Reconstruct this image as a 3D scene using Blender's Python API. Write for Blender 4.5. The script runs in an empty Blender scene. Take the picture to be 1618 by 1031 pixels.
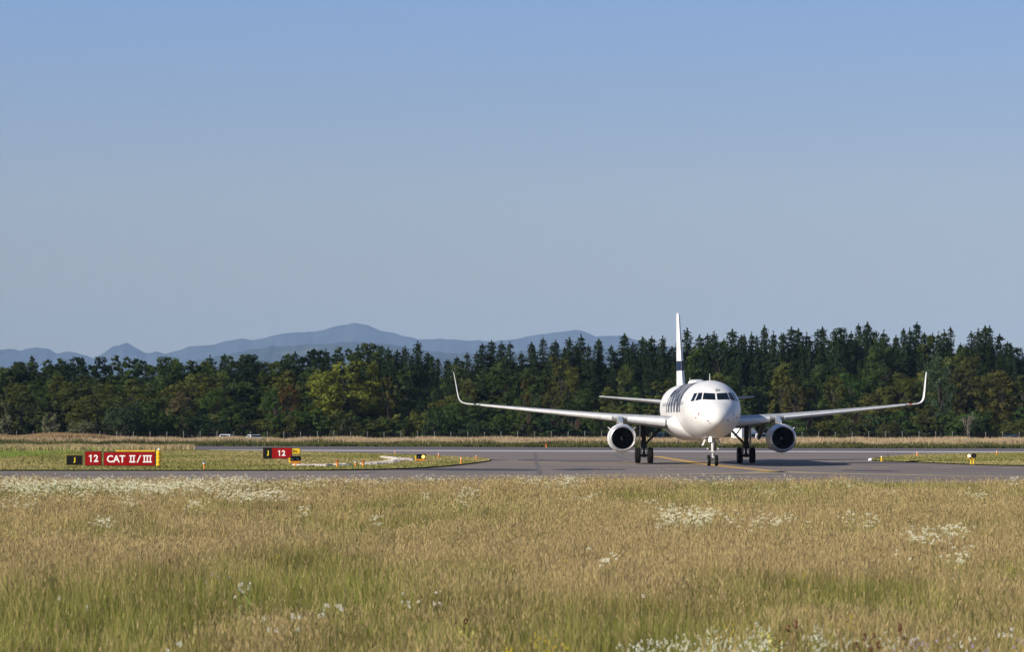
import bpy, bmesh, math, random
import numpy as np
from mathutils import Vector, Matrix, Quaternion
R = math.radians
random.seed(7); rng = np.random.default_rng(7)
SC = bpy.context.scene
COL = SC.collection

# ------------------------------------------------------------------ camera
H = 3.0                       # eye height (m)
F = 5600.0                    # focal length in photo pixels (photo 1618 x 1031)
PITCH = math.atan(153.5 / F)
cd = bpy.data.cameras.new('camera'); cam = bpy.data.objects.new('camera', cd); COL.objects.link(cam)
cam.location = (0, 0, H); cam.rotation_euler = (R(90) + PITCH, 0, 0)
cd.sensor_width = 36; cd.lens = F / 1618 * 36; cd.clip_start = 1; cd.clip_end = 60000
cd.dof.use_dof = True; cd.dof.focus_distance = 250; cd.dof.aperture_fstop = 5.6
SC.camera = cam

# ------------------------------------------------------------------ light
SUN_EL, SUN_PHI = R(27), R(57)          # phi: how far left of straight behind the camera
sdir = Vector((-math.sin(SUN_PHI) * math.cos(SUN_EL), -math.cos(SUN_PHI) * math.cos(SUN_EL), math.sin(SUN_EL)))
sl = bpy.data.lights.new('sun', 'SUN'); sun = bpy.data.objects.new('sun', sl); COL.objects.link(sun)
sl.energy = 4.6; sl.angle = R(0.5); sl.color = (1.0, 0.915, 0.79)
sun.rotation_euler = sdir.to_track_quat('Z', 'Y').to_euler(); sun.location = (-50, -50, 60)
W = bpy.data.worlds.new('World'); SC.world = W; W.use_nodes = True
nt = W.node_tree; nt.nodes.clear()
wo = nt.nodes.new('ShaderNodeOutputWorld'); bg = nt.nodes.new('ShaderNodeBackground'); bg.inputs['Strength'].default_value = 0.15
sky = nt.nodes.new('ShaderNodeTexSky'); sky.sky_type = 'NISHITA'; sky.sun_disc = False
sky.sun_elevation = SUN_EL; sky.sun_rotation = math.atan2(sdir.x, sdir.y)
sky.altitude = 300; sky.air_density = 1.0; sky.dust_density = 0.6; sky.ozone_density = 3.0
tc = nt.nodes.new('ShaderNodeTexCoord'); mp = nt.nodes.new('ShaderNodeMapping'); mp.vector_type = 'POINT'
mp.inputs['Scale'].default_value = (1, 1, 3.0); mp.inputs['Location'].default_value = (0, 0, 0.24)
hs = nt.nodes.new('ShaderNodeHueSaturation'); hs.inputs['Saturation'].default_value = 1.0; hs.inputs['Value'].default_value = 2.0
nt.links.new(tc.outputs['Generated'], mp.inputs[0]); nt.links.new(mp.outputs[0], sky.inputs[0])
sx_ = nt.nodes.new('ShaderNodeSeparateXYZ'); rp = nt.nodes.new('ShaderNodeValToRGB'); mu = nt.nodes.new('ShaderNodeMix'); mu.data_type = 'RGBA'; mu.blend_type = 'MULTIPLY'; mu.inputs[0].default_value = 1
el = rp.color_ramp.elements; el[0].position = 0.0; el[0].color = (.68, .34, .10, 1); el[1].position = 1.0; el[1].color = (.31, .32, .36, 1)
for p_, c_ in ((.064, (.95, .64, .40, 1)), (.118, (.85, .745, .655, 1)), (.22, (.60, .58, .55, 1)), (.40, (.36, .37, .39, 1))):
    e_ = el.new(p_); e_.color = c_
nt.links.new(tc.outputs['Generated'], sx_.inputs[0]); nt.links.new(sx_.outputs['Z'], rp.inputs[0]); nt.links.new(sky.outputs[0], mu.inputs[6]); nt.links.new(rp.outputs[0], mu.inputs[7])
nt.links.new(mu.outputs[2], hs.inputs['Color']); nt.links.new(hs.outputs[0], bg.inputs[0]); nt.links.new(bg.outputs[0], wo.inputs[0])
SC.view_settings.view_transform = 'Standard'; SC.view_settings.look = 'None'
SC.view_settings.exposure = 0.45; SC.view_settings.gamma = 1.0
SC.render.engine = 'CYCLES'
SC.cycles.max_bounces = 5; SC.cycles.diffuse_bounces = 2; SC.cycles.volume_bounces = 0; SC.cycles.transparent_max_bounces = 4
SC.cycles.use_denoising = True

# ------------------------------------------------------------------ helpers
def pray(px, py):
    x = (px - 809) / F; y = (515.5 - py) / F
    return Vector((x, math.cos(PITCH) - y * math.sin(PITCH), math.sin(PITCH) + y * math.cos(PITCH)))
def gnd(px, py, z=0.0):
    d = pray(px, py); t = (z - H) / d.z
    return Vector((d.x * t, d.y * t, z))
def at(px, py, Y):
    d = pray(px, py); t = Y / d.y
    return Vector((d.x * t, Y, H + d.z * t))
def tag(o, label=None, cat=None, group=None, kind=None):
    if label: o['label'] = label
    if cat: o['category'] = cat
    if group: o['group'] = group
    if kind: o['kind'] = kind
    return o
def empty(name, loc=(0, 0, 0), rz=0, **k):
    o = bpy.data.objects.new(name, None); COL.objects.link(o); o.location = loc; o.rotation_euler = (0, 0, rz)
    o.empty_display_size = 0.3
    return tag(o, **k)
def link(name, me, parent=None, mats=None, smooth=False):
    o = bpy.data.objects.new(name, me); COL.objects.link(o)
    if parent is not None: o.parent = parent
    if mats:
        for m in (mats if isinstance(mats, (list, tuple)) else [mats]): me.materials.append(m)
    if smooth: me.polygons.foreach_set('use_smooth', [True] * len(me.polygons))
    return o
def npmesh(name, v, loops, sizes, attr=None, matidx=None):
    me = bpy.data.meshes.new(name)
    me.vertices.add(len(v)); me.vertices.foreach_set('co', np.asarray(v, np.float32).ravel())
    me.loops.add(len(loops)); me.loops.foreach_set('vertex_index', np.asarray(loops, np.int32))
    me.polygons.add(len(sizes)); st = np.zeros(len(sizes), np.int32); st[1:] = np.cumsum(sizes)[:-1]
    me.polygons.foreach_set('loop_start', st)
    if matidx is not None: me.polygons.foreach_set('material_index', np.asarray(matidx, np.int32))
    me.update(calc_edges=True)
    if attr is not None:
        a = me.attributes.new('tint', 'FLOAT_COLOR', 'POINT')
        c = np.ones((len(v), 4), np.float32); c[:, :3] = attr; a.data.foreach_set('color', c.ravel())
    return me
class MB:
    "collects shapes into ONE mesh"
    def __init__(s): s.bm = bmesh.new(); s.mi = 0
    def _f(s, vs):
        try: f = s.bm.faces.new(vs); f.material_index = s.mi; return f
        except ValueError: return None
    def box(s, c, size, rz=0, taper=1.0, M=None):
        sx, sy, sz = [q / 2 for q in size]; vs = []
        for dz in (-1, 1):
            t = taper if dz > 0 else 1
            for dx, dy in ((-1, -1), (1, -1), (1, 1), (-1, 1)):
                p = Vector((dx * sx * t, dy * sy * t, dz * sz))
                if rz: p.rotate(Quaternion((0, 0, 1), rz))
                if M: p = M @ p
                vs.append(s.bm.verts.new(p + Vector(c)))
        for q in ((0, 3, 2, 1), (4, 5, 6, 7), (0, 1, 5, 4), (1, 2, 6, 5), (2, 3, 7, 6), (3, 0, 4, 7)): s._f([vs[i] for i in q])
        return s
    def tube(s, p0, p1, r0, r1=None, n=10, caps=True):
        p0 = Vector(p0); p1 = Vector(p1); r1 = r0 if r1 is None else r1
        d = (p1 - p0).normalized(); a = d.orthogonal().normalized(); b = d.cross(a)
        rings = []
        for p, r in ((p0, r0), (p1, r1)):
            rings.append([s.bm.verts.new(p + (a * math.cos(2 * math.pi * i / n) + b * math.sin(2 * math.pi * i / n)) * r) for i in range(n)])
        for i in range(n): s._f([rings[0][i], rings[0][(i + 1) % n], rings[1][(i + 1) % n], rings[1][i]])
        if caps: s._f(list(reversed(rings[0]))); s._f(rings[1])
        return s
    def rev(s, prof, c=(0, 0, 0), axis='Y', n=32, a0=0, a1=2 * math.pi):
        "prof = [(along, radius)]"
        c = Vector(c); full = abs(a1 - a0 - 2 * math.pi) < 1e-6; m = n if full else n + 1; rings = []
        for (t, r) in prof:
            ring = []
            for i in range(m):
                a = a0 + (a1 - a0) * i / n; x, z = r * math.cos(a), r * math.sin(a)
                p = {'Y': (x, t, z), 'X': (t, x, z), 'Z': (x, z, t)}[axis]
                ring.append(s.bm.verts.new(c + Vector(p)))
            rings.append(ring)
        for k in range(len(rings) - 1):
            for i in range(n if full else n):
                j = (i + 1) % m
                s._f([rings[k][i], rings[k][j], rings[k + 1][j], rings[k + 1][i]])
        return s
    def loft(s, rings, closed=True, cap=True):
        rr = [[s.bm.verts.new(p) for p in r] for r in rings]; n = len(rr[0])
        for k in range(len(rr) - 1):
            for i in range(n if closed else n - 1):
                j = (i + 1) % n; s._f([rr[k][i], rr[k][j], rr[k + 1][j], rr[k + 1][i]])
        if cap: s._f(list(reversed(rr[0]))); s._f(rr[-1])
        return s
    def poly(s, pts): return s._f([s.bm.verts.new(p) for p in pts])
    def prism(s, pts, d):
        "extrude polygon pts by vector d"
        d = Vector(d); a = [s.bm.verts.new(p) for p in pts]; b = [s.bm.verts.new(Vector(p) + d) for p in pts]; n = len(a)
        s._f(a); s._f(list(reversed(b)))
        for i in range(n): s._f([a[i], b[i], b[(i + 1) % n], a[(i + 1) % n]])
        return s
    def build(s, name, mats, parent=None, smooth=False, bevel=0, merge=False):
        if merge: bmesh.ops.remove_doubles(s.bm, verts=s.bm.verts, dist=1e-5)
        bmesh.ops.recalc_face_normals(s.bm, faces=s.bm.faces)
        me = bpy.data.meshes.new(name); s.bm.to_mesh(me); s.bm.free()
        o = link(name, me, parent, mats)
        if smooth: me.shade_smooth(); me.set_sharp_from_angle(angle=R(38))
        if bevel:
            m = o.modifiers.new('bevel', 'BEVEL'); m.width = bevel; m.segments = 2; m.limit_method = 'ANGLE'
        return o
def copy_tree(o, parent=None):
    c = o.copy(); COL.objects.link(c); c.parent = parent
    for ch in [x for x in o.children]: copy_tree(ch, c)
    return c

# ------------------------------------------------------------------ materials
def mat(name, col, rough=0.6, metal=0.0, coat=0.0, spec=0.5, emit=None, es=0.0):
    m = bpy.data.materials.new(name); m.use_nodes = True; b = m.node_tree.nodes['Principled BSDF']
    b.inputs['Base Color'].default_value = (*col, 1); b.inputs['Roughness'].default_value = rough
    b.inputs['Metallic'].default_value = metal; b.inputs['Coat Weight'].default_value = coat
    b.inputs['Specular IOR Level'].default_value = spec
    if coat: b.inputs['Coat Roughness'].default_value = 0.06
    if emit: b.inputs['Emission Color'].default_value = (*emit, 1); b.inputs['Emission Strength'].default_value = es
    return m
def N(m, t): return m.node_tree.nodes.new(t)
def noisy(m, c1, c2, scale=(1, 1, 1), nscale=1.0, detail=4, lo=0.35, hi=0.65, bump=0.0, coord='Object', fac=1.0):
    "base colour = mix(previous colour/c1, c2) by a noise"
    b = m.node_tree.nodes['Principled BSDF']; L = m.node_tree.links
    tc = N(m, 'ShaderNodeTexCoord'); mp = N(m, 'ShaderNodeMapping'); mp.inputs['Scale'].default_value = scale
    no = N(m, 'ShaderNodeTexNoise'); no.inputs['Scale'].default_value = nscale; no.inputs['Detail'].default_value = detail
    mr = N(m, 'ShaderNodeMapRange'); mr.inputs['From Min'].default_value = lo; mr.inputs['From Max'].default_value = hi; mr.inputs['To Max'].default_value = fac
    mx = N(m, 'ShaderNodeMix'); mx.data_type = 'RGBA'
    L.new(tc.outputs[coord], mp.inputs[0]); L.new(mp.outputs[0], no.inputs['Vector']); L.new(no.outputs[0], mr.inputs[0]); L.new(mr.outputs[0], mx.inputs[0])
    prev = b.inputs['Base Color'].links[0].from_socket if b.inputs['Base Color'].links else None
    if prev: L.new(prev, mx.inputs[6])
    else: mx.inputs[6].default_value = (*c1, 1)
    mx.inputs[7].default_value = (*c2, 1); L.new(mx.outputs[2], b.inputs['Base Color'])
    if bump:
        bp = N(m, 'ShaderNodeBump'); bp.inputs['Strength'].default_value = bump; bp.inputs['Distance'].default_value = 0.05
        L.new(no.outputs[0], bp.inputs['Height']); L.new(bp.outputs[0], b.inputs['Normal'])
    return m
WHITE = mat('white_paint', (0.80, 0.80, 0.80), 0.42, coat=0.12)
noisy(WHITE, (0.74, 0.74, 0.74), (0.67, 0.66, 0.64), (0.6, 0.25, 0.6), 1.6, 6, 0.45, 0.75)
WHITE2 = mat('grey_white_paint', (0.74, 0.74, 0.74), 0.4, coat=0.2)
noisy(WHITE2, (0.74, 0.74, 0.74), (0.62, 0.62, 0.61), (1, 0.3, 1), 2.5, 5, 0.45, 0.75)
WGREY = mat('wing_grey', (0.42, 0.44, 0.46), 0.45)
noisy(WGREY, (0.42, 0.44, 0.46), (0.30, 0.30, 0.30), (1, 0.3, 1), 2.0, 5, 0.4, 0.8)
LIP = mat('polished_lip', (0.78, 0.79, 0.81), 0.28, 0.75)
NAVY = mat('navy_paint', (0.012, 0.021, 0.052), 0.55, spec=0.2)
GLASS = mat('dark_glass', (0.004, 0.008, 0.014), 0.12, spec=0.35)
BLACK = mat('black', (0.006, 0.006, 0.006), 0.7, spec=0.15)
DKMET = mat('dark_metal', (0.05, 0.05, 0.055), 0.4, 0.6)
GEARW = mat('gear_white', (0.62, 0.63, 0.64), 0.4)
GEARD = mat('gear_grey', (0.022, 0.022, 0.023), 0.55, spec=0.3)
RUB = mat('tyre_rubber', (0.006, 0.0058, 0.0055), 0.9, spec=0.2)
RIM = mat('wheel_rim', (0.45, 0.46, 0.47), 0.4, 0.3)
BRNZ = mat('fairing_brown', (0.15, 0.12, 0.09), 0.6)
LAMPW = mat('lit_lamp', (1, 1, 1), 0.3, emit=(1, 0.97, 0.9), es=16)
LAMPY = mat('lit_amber_lamp', (1, 0.8, 0.2), 0.3, emit=(1.0, 0.62, 0.12), es=1.3)
LAMPP = mat('lit_pale_lamp', (1, 0.9, 0.7), 0.3, emit=(1.0, 0.86, 0.62), es=0.8)
LENS = mat('lamp_lens', (0.10, 0.13, 0.17), 0.1, spec=0.8)
YEL = mat('yellow_paint', (0.80, 0.52, 0.01), 0.4); noisy(YEL, (0.80, 0.52, 0.01), (0.66, 0.40, 0.01), (1, 1, 1), 3, 4)
ORG = mat('orange_paint', (0.72, 0.26, 0.012), 0.5); noisy(ORG, (0.72, 0.26, 0.012), (0.6, 0.2, 0.01), (1, 1, 1), 8, 4)
REDP = mat('sign_red', (0.30, 0.002, 0.003), 0.75, spec=0.15); noisy(REDP, (0.30, 0.002, 0.003), (0.25, 0.002, 0.002), (1, 1, 1), 2, 3)
LETW = mat('sign_white', (0.85, 0.82, 0.84), 0.5)
LETY = mat('sign_yellow', (0.80, 0.60, 0.02), 0.5)
FRAME = mat('sign_frame', (0.05, 0.045, 0.01), 0.5)
FRAMEY = mat('sign_frame_yellow', (0.20, 0.17, 0.02), 0.5)
CONC = mat('concrete', (0.24, 0.23, 0.21), 0.85); noisy(CONC, (0.24, 0.23, 0.21), (0.15, 0.145, 0.13), (1, 1, 1), 3, 4)
WIRE = mat('fence_wire', (0.10, 0.10, 0.10), 0.5, 0.5)
REDC = mat('red_cap', (0.35, 0.03, 0.015), 0.4)
BLUEC = mat('blue_cap', (0.05, 0.12, 0.22), 0.3)
CARW = mat('car_white', (0.75, 0.76, 0.78), 0.3, coat=0.5)
CARN = mat('car_navy', (0.012, 0.016, 0.045), 0.25, coat=0.6)
CARG = mat('car_dark_grey', (0.03, 0.032, 0.036), 0.3, coat=0.4)
REDL = mat('tail_lamp', (0.3, 0.01, 0.01), 0.3)

ASPH = mat('asphalt', (0.150, 0.138, 0.140), 0.92, spec=0.25)
noisy(ASPH, (0.238, 0.198, 0.175), (0.155, 0.130, 0.118), (0.05, 0.4, 1), 1.0, 6, 0.38, 0.62)
noisy(ASPH, None, (0.29, 0.245, 0.22), (0.02, 0.25, 1), 1.0, 5, 0.52, 0.70, fac=0.6)
noisy(ASPH, None, (0.085, 0.075, 0.075), (0.012, 0.9, 1), 1.0, 4, 0.56, 0.68, fac=0.75)
RWY = mat('runway_asphalt', (0.12, 0.115, 0.122), 0.92, spec=0.25)
noisy(RWY, (0.150, 0.130, 0.130), (0.115, 0.102, 0.105), (0.02, 0.12, 1), 1.0, 6, 0.4, 0.6)
PATCH = mat('dark_asphalt', (0.045, 0.045, 0.055), 0.9, spec=0.3)  # darker tone for the thin flat streaks on the taxiway
noisy(PATCH, (0.04, 0.04, 0.05), (0.09, 0.085, 0.095), (0.06, 0.5, 1), 1.0, 5, 0.45, 0.7)
MARKW = mat('white_marking', (0.52, 0.49, 0.49), 0.8); noisy(MARKW, (0.52, 0.49, 0.49), (0.36, 0.34, 0.34), (0.08, 1, 1), 1, 4)
MARKY = mat('yellow_marking', (0.62, 0.37, 0.05), 0.8); noisy(MARKY, (0.62, 0.37, 0.05), (0.48, 0.29, 0.08), (0.3, 1, 1), 1, 4)
MARKF = mat('faded_marking', (0.30, 0.24, 0.13), 0.9); noisy(MARKF, (0.44, 0.34, 0.16), (0.24, 0.20, 0.14), (0.25, 1, 1), 1, 4)
GRAV = mat('pale_limestone', (0.62, 0.56, 0.50), 0.9); noisy(GRAV, (0.62, 0.56, 0.50), (0.40, 0.35, 0.28), (1, 1, 1), 1.5, 5, bump=0.6)
SOIL = mat('field_soil', (0.15, 0.125, 0.055), 1.0, spec=0.1)
noisy(SOIL, (0.06, 0.055, 0.02), (0.11, 0.085, 0.04), (0.12, 0.05, 1), 1.0, 8, 0.4, 0.6)
TURF = mat('mown_turf', (0.2, 0.19, 0.07), 1.0, spec=0.1)
noisy(TURF, (0.27, 0.245, 0.085), (0.40, 0.33, 0.15), (0.12, 0.4, 1), 1.0, 8, 0.42, 0.62, bump=0.3)
noisy(TURF, None, (0.11, 0.125, 0.035), (0.05, 0.12, 1), 1.0, 5, 0.5, 0.68, fac=0.8)

def leafmat(name, rough=0.75, trans=0.25, nsc=0.9):
    "foliage: vertex tint x per-object colour x noise"
    m = bpy.data.materials.new(name); m.use_nodes = True; t = m.node_tree; t.nodes.clear(); L = t.links
    out = t.nodes.new('ShaderNodeOutputMaterial'); at_ = t.nodes.new('ShaderNodeAttribute'); at_.attribute_name = 'tint'
    oi = t.nodes.new('ShaderNodeObjectInfo'); mul = t.nodes.new('ShaderNodeMix'); mul.data_type = 'RGBA'; mul.blend_type = 'MULTIPLY'; mul.inputs[0].default_value = 1
    L.new(at_.outputs['Color'], mul.inputs[6]); L.new(oi.outputs['Color'], mul.inputs[7])
    d = t.nodes.new('ShaderNodeBsdfDiffuse'); tr = t.nodes.new('ShaderNodeBsdfTranslucent'); gl = t.nodes.new('ShaderNodeBsdfGlossy'); gl.inputs['Roughness'].default_value = 0.45
    gl.inputs['Color'].default_value = (1, 1, 1, 1)
    mx = t.nodes.new('ShaderNodeMixShader'); mx.inputs[0].default_value = trans; m2 = t.nodes.new('ShaderNodeMixShader'); m2.inputs[0].default_value = 0.0
    L.new(mul.outputs[2], d.inputs[0]); L.new(mul.outputs[2], tr.inputs[0]); L.new(d.outputs[0], mx.inputs[1]); L.new(tr.outputs[0], mx.inputs[2])
    L.new(mx.outputs[0], m2.inputs[1]); L.new(gl.outputs[0], m2.inputs[2]); L.new(m2.outputs[0], out.inputs[0])
    return m
LEAF = leafmat('foliage'); GRASSM = leafmat('grass_blades', trans=0.16)
BARK = mat('bark', (0.04, 0.033, 0.026), 0.95); noisy(BARK, (0.04, 0.033, 0.026), (0.05, 0.044, 0.036), (1, 1, 0.2), 3, 4)
BARKP = mat('pale_bark', (0.22, 0.19, 0.15), 0.9); noisy(BARKP, (0.22, 0.19, 0.15), (0.18, 0.16, 0.13), (1, 1, 0.3), 3, 4)

# ------------------------------------------------------------------ ground and paving
def sheet(name, pts, m, z, kind='structure', thick=0):
    mb = MB()
    P = [Vector((p[0], p[1], z)) for p in pts]
    if thick:
        mb.prism(P, (0, 0, -thick))
        for f in mb.bm.faces: f.material_index = 0 if abs(f.normal.z) > .5 or f.calc_area() > 500 else 1
    else: mb.poly(P)
    o = mb.build(name, m)
    if not thick:                       # keep the face upward
        me = o.data
        if me.polygons[0].normal.z < 0: me.flip_normals()
    return tag(o, kind=kind)
RIMS = mat('dark_earth', (0.022, 0.024, 0.010), 1.0, spec=0.1)
sheet('ground', [(-8000, -80), (8000, -80), (8000, 28800), (-8000, 28800)], SOIL, 0.0)
def g2(px, py): v = gnd(px, py); return (v.x, v.y)
rl, rr = g2(297, 712.6), g2(1900, 716.0)
runway = [rl, rr, g2(1900, 709.4), g2(1200, 708.8), g2(800, 707.2), g2(297, 705.4)]
sheet('runway', runway, RWY, 0.004)
NEARY = 158.0
sheet('taxiway', [(-160, NEARY), (160, NEARY), (160, rr[1] - 1.0), (rr[0], rr[1]), rl, (rl[0], rl[1] - 0.5), (-75, 300), (-160, 225)], ASPH, 0.004)
# turf areas (raised a few centimetres)
islL = [g2(-330, 745.5), g2(0, 745.3), g2(300, 745.3), g2(520, 744.8), g2(600, 743.6), g2(660, 741.5), g2(710, 738), g2(750, 733.5), g2(772, 730),
        g2(776, 727.8), g2(762, 725.8), g2(735, 724.6), g2(690, 722.6), g2(600, 718.6), g2(480, 715.9), g2(400, 714.2), g2(300, 713.1), g2(-330, 713.1)]
islR = [g2(1379, 729.4), g2(1440, 731.6), g2(1500, 734.2), g2(1560, 736.6), g2(1640, 738.0), g2(1960, 741.5), g2(1960, 716.8), g2(1618, 717.0), g2(1530, 718.4), g2(1450, 720.4),
        g2(1405, 723.6), g2(1376, 727.4)]
sheet('grass_island', islL, [TURF, RIMS], 0.09, thick=0.12)
sheet('grass_island', islR, [TURF, RIMS], 0.09, thick=0.12)
# markings
def strip(name, pix, wid, m, z=0.009, world=None):
    "band along ground points, width in metres across (towards the camera)"
    P = [Vector((*g2(*p), z)) for p in pix] if world is None else [Vector((*p, z)) for p in world]
    mb = MB(); a = []; b = []
    for i, p in enumerate(P):
        d = (P[min(i + 1, len(P) - 1)] - P[max(i - 1, 0)]).normalized(); nrm = Vector((-d.y, d.x, 0))
        w = wid[i] if isinstance(wid, list) else wid
        a.append(p + nrm * w / 2); b.append(p - nrm * w / 2)
    va = [mb.bm.verts.new(p) for p in a]; vb = [mb.bm.verts.new(p) for p in b]
    for i in range(len(P) - 1): mb._f([va[i], va[i + 1], vb[i + 1], vb[i]])
    return tag(mb.build(name, m), kind='structure')
strip('runway_edge_line', [(299, 712.0), (800, 713.2), (1200, 714.2), (1900, 715.6)], 17, MARKW)
strip('taxiway_centre_line', [(1034, 721.5), (1050, 724.0), (1070, 727.3), (1090, 730.3), (1104, 732.6), (1125, 735.4), (1150, 738.4), (1185, 741.6), (1222, 745.6)], .85, MARKY)
strip('taxiway_centre_line', [(1222, 745.6), (1205, 747.6), (1150, 749.2), (1080, 750.2), (1000, 750.8), (900, 751.8), (760, 753.0), (640, 753.5)], 2.0, MARKF)
strip('taxiway_centre_line', [(1222, 745.8), (1300, 748.6), (1400, 750.6), (1500, 752.2), (1640, 754.0), (1900, 757)], 2.0, MARKF)
strip('faded_line', [(788, 731.6), (860, 731.9), (940, 732.2), (1000, 732.9), (1100, 734.5)], 1.9, MARKF)
for (a, b, y) in ((736, 747, 740.4), (754, 764, 740.5), (844, 853, 740.8), (859, 869, 740.8), (949, 960, 741), (966, 976, 741), (1052, 1063, 741.2), (1071, 1082, 741.2), (1235, 1285, 740.2), (1325, 1350, 740.0), (1380, 1400, 740.1), (1475, 1505, 740.2), (1582, 1612, 740.0)):
    strip('hold_bar_dash', [(a, y), (b, y)], 2.0, MARKF)
def blot(pts_top, pts_bot):
    return sheet('dark_asphalt_patch', [g2(*p) for p in pts_bot] + [g2(*p) for p in reversed(pts_top)], PATCH, 0.0075)
blot([(760, 726.9), (780, 726.8), (798, 727.6)], [(770, 727.6), (785, 728.0), (798, 728.0)])
blot([(818, 727.3), (840, 727.0), (865, 727.6), (900, 728.0), (940, 728.2), (985, 728.6)], [(818, 728.0), (840, 728.6), (865, 728.9), (900, 729.2), (940, 729.5), (985, 729.8)])
blot([(560, 741.9), (640, 740.6), (700, 740.6), (780, 741.1), (852, 742.2)], [(560, 742.6), (640, 743.6), (700, 744.6), (780, 744.8), (850, 744.6)])
blot([(872, 742.6), (920, 741.0), (960, 741.9), (985, 742.0)], [(872, 743.4), (905, 744.6), (960, 743.4), (990, 743.6)])
blot([(1330, 743.6), (1400, 744.4), (1425, 745.2)], [(1330, 744.6), (1400, 746.0), (1425, 745.8)])
blot([(1405, 729.0), (1430, 728.9), (1450, 729.6)], [(1408, 730.0), (1430, 730.6), (1450, 730.6)])
CRK = mat('tar_seam', (0.125, 0.108, 0.103), 0.9)
for w_, pl in ((0.28, [(845, 715.5), (846, 722), (847, 731), (849, 737), (853, 745), (851, 753)]), (0.35, [(969, 719), (985, 725), (998, 730)]), (0.4, [(540, 750), (570, 748.5), (595, 745.8)])):
    strip('tar_seam', pl, w_, CRK, z=0.0125)
RBR = mat('rubber_streak', (0.145, 0.122, 0.114), 0.95); noisy(RBR, (0.135, 0.114, 0.107), (0.20, 0.168, 0.155), (0.05, 1, 1), 1.0, 5, 0.4, 0.65)
for w_, pl in ((1.1, [(1018, 734.4), (1080, 735.6), (1140, 738.6), (1200, 743.4), (1260, 746.4), (1420, 749.2), (1618, 752)]), (1.0, [(880, 736.6), (960, 736.2), (1060, 737.2), (1120, 740), (1190, 744.6)]), (1.6, [(1250, 721.4), (1330, 722.6), (1372, 724.4)]), (1.8, [(800, 722.4), (900, 721.6), (1010, 722.8)]),
              (.8, [(0, 749.2), (250, 749.6), (560, 749.0), (800, 747.6)]), (1.2, [(1180, 733.4), (1340, 735.8), (1500, 739.6), (1618, 742.4)])):
    strip('rubber_streak', pl, w_, RBR, z=0.0062)
for y_ in (718.6, 725.2):
    strip('tar_seam', [(790, y_), (960, y_ + .3), (1190, y_ + .7), (1360, y_ + 1.0)], .35, CRK, z=0.0142)
# pale limestone streaks in the left island
def stones(path, n, spread, name='limestone_rubble'):
    mb = MB()
    for _ in range(n):
        t = random.random() * (len(path) - 1); i = int(t); f = t - i
        px = path[i][0] * (1 - f) + path[i + 1][0] * f; py = path[i][1] * (1 - f) + path[i + 1][1] * f + random.uniform(-1, 1) * spread
        c = gnd(px + random.uniform(-2, 2), py); s = random.uniform(0.12, 0.38)
        mb.box((c.x, c.y, 0.09 + s * 0.12), (s * 2.2, s * 1.5, s * 0.5), rz=random.random() * 3, taper=random.uniform(0.4, 0.8))
    return tag(mb.build(name, GRAV), kind='stuff', label='scattered pale limestone rubble lying on the mown grass', cat='rubble')
stones([(578, 736.6), (600, 735.4), (618, 733.2), (630, 730.6), (648, 729.8)], 650, 1.1)
stones([(608, 725.6), (622, 727.2), (634, 728.8), (648, 730)], 300, 0.8)
stones([(470, 739.0), (510, 739.2), (548, 738.0)], 300, 0.35)

# ------------------------------------------------------------------ the airliner  (local: nose at 0, +y aft, +x to picture right, z up from ground)
YAW = R(1.2); LM = 21.97
PLANE = empty('airliner', (13.60 + LM * math.sin(YAW), 263.5 - LM * math.cos(YAW), 0.0), YAW,
              label='white twin-engine airliner taxiing head-on with curved winglets and navy lettering', cat='airplane')
ZC = 3.92
FUS = np.array([  # L, top, bottom, half width, widest height (all relative to ZC)
 (0.00, -.62, -.62, .00, -.62), (0.04, -.44, -.80, .19, -.62), (0.15, -.25, -.97, .40, -.60), (0.4, .02, -1.16, .68, -.56), (0.7, .22, -1.31, .88, -.51),
 (1.1, .42, -1.46, 1.11, -.45), (1.6, .63, -1.61, 1.33, -.37), (2.1, 1.00, -1.73, 1.49, -.30), (2.6, 1.33, -1.82, 1.62, -.23), (3.2, 1.60, -1.90, 1.75, -.16),
 (4.0, 1.82, -1.97, 1.87, -.09), (5.0, 1.97, -2.03, 1.945, -.03), (6.0, 2.04, -2.06, 1.97, 0), (7.2, 2.07, -2.07, 1.975, 0), (18, 2.07, -2.07, 1.975, 0),
 (29.5, 2.07, -2.07, 1.975, 0), (31.5, 2.07, -1.98, 1.96, .03), (33.5, 2.06, -1.68, 1.89, .12), (36, 2.03, -1.08, 1.70, .35), (38.5, 1.95, -.40, 1.40, .70), (41, 1.80, .22, 1.0, 1.0),
 (43, 1.58, .70, .58, 1.15), (44.5, 1.30, .92, .2, 1.12)])
def fsec(L):
    # smooth (Catmull-Rom in table index) interpolation
    T = FUS[:, 0]; i = int(np.clip(np.searchsorted(T, L) - 1, 0, len(T) - 2)); t = (L - T[i]) / (T[i + 1] - T[i])
    def slope(k):
        if k == 0 or k == len(T) - 1: return (FUS[min(k + 1, len(T) - 1), 1:] - FUS[max(k - 1, 0), 1:]) / (T[min(k + 1, len(T) - 1)] - T[max(k - 1, 0)])
        a = (FUS[k, 1:] - FUS[k - 1, 1:]) / (T[k] - T[k - 1]); b = (FUS[k + 1, 1:] - FUS[k, 1:]) / (T[k + 1] - T[k])
        return np.where(a * b <= 0, 0, 2 * a * b / (a + b + 1e-12))
    h = T[i + 1] - T[i]; p0 = FUS[i, 1:]; p1 = FUS[i + 1, 1:]; m0 = slope(i) * h; m1 = slope(i + 1) * h
    return (2 * t**3 - 3 * t**2 + 1) * p0 + (t**3 - 2 * t**2 + t) * m0 + (-2 * t**3 + 3 * t**2) * p1 + (t**3 - t**2) * m1
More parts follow.
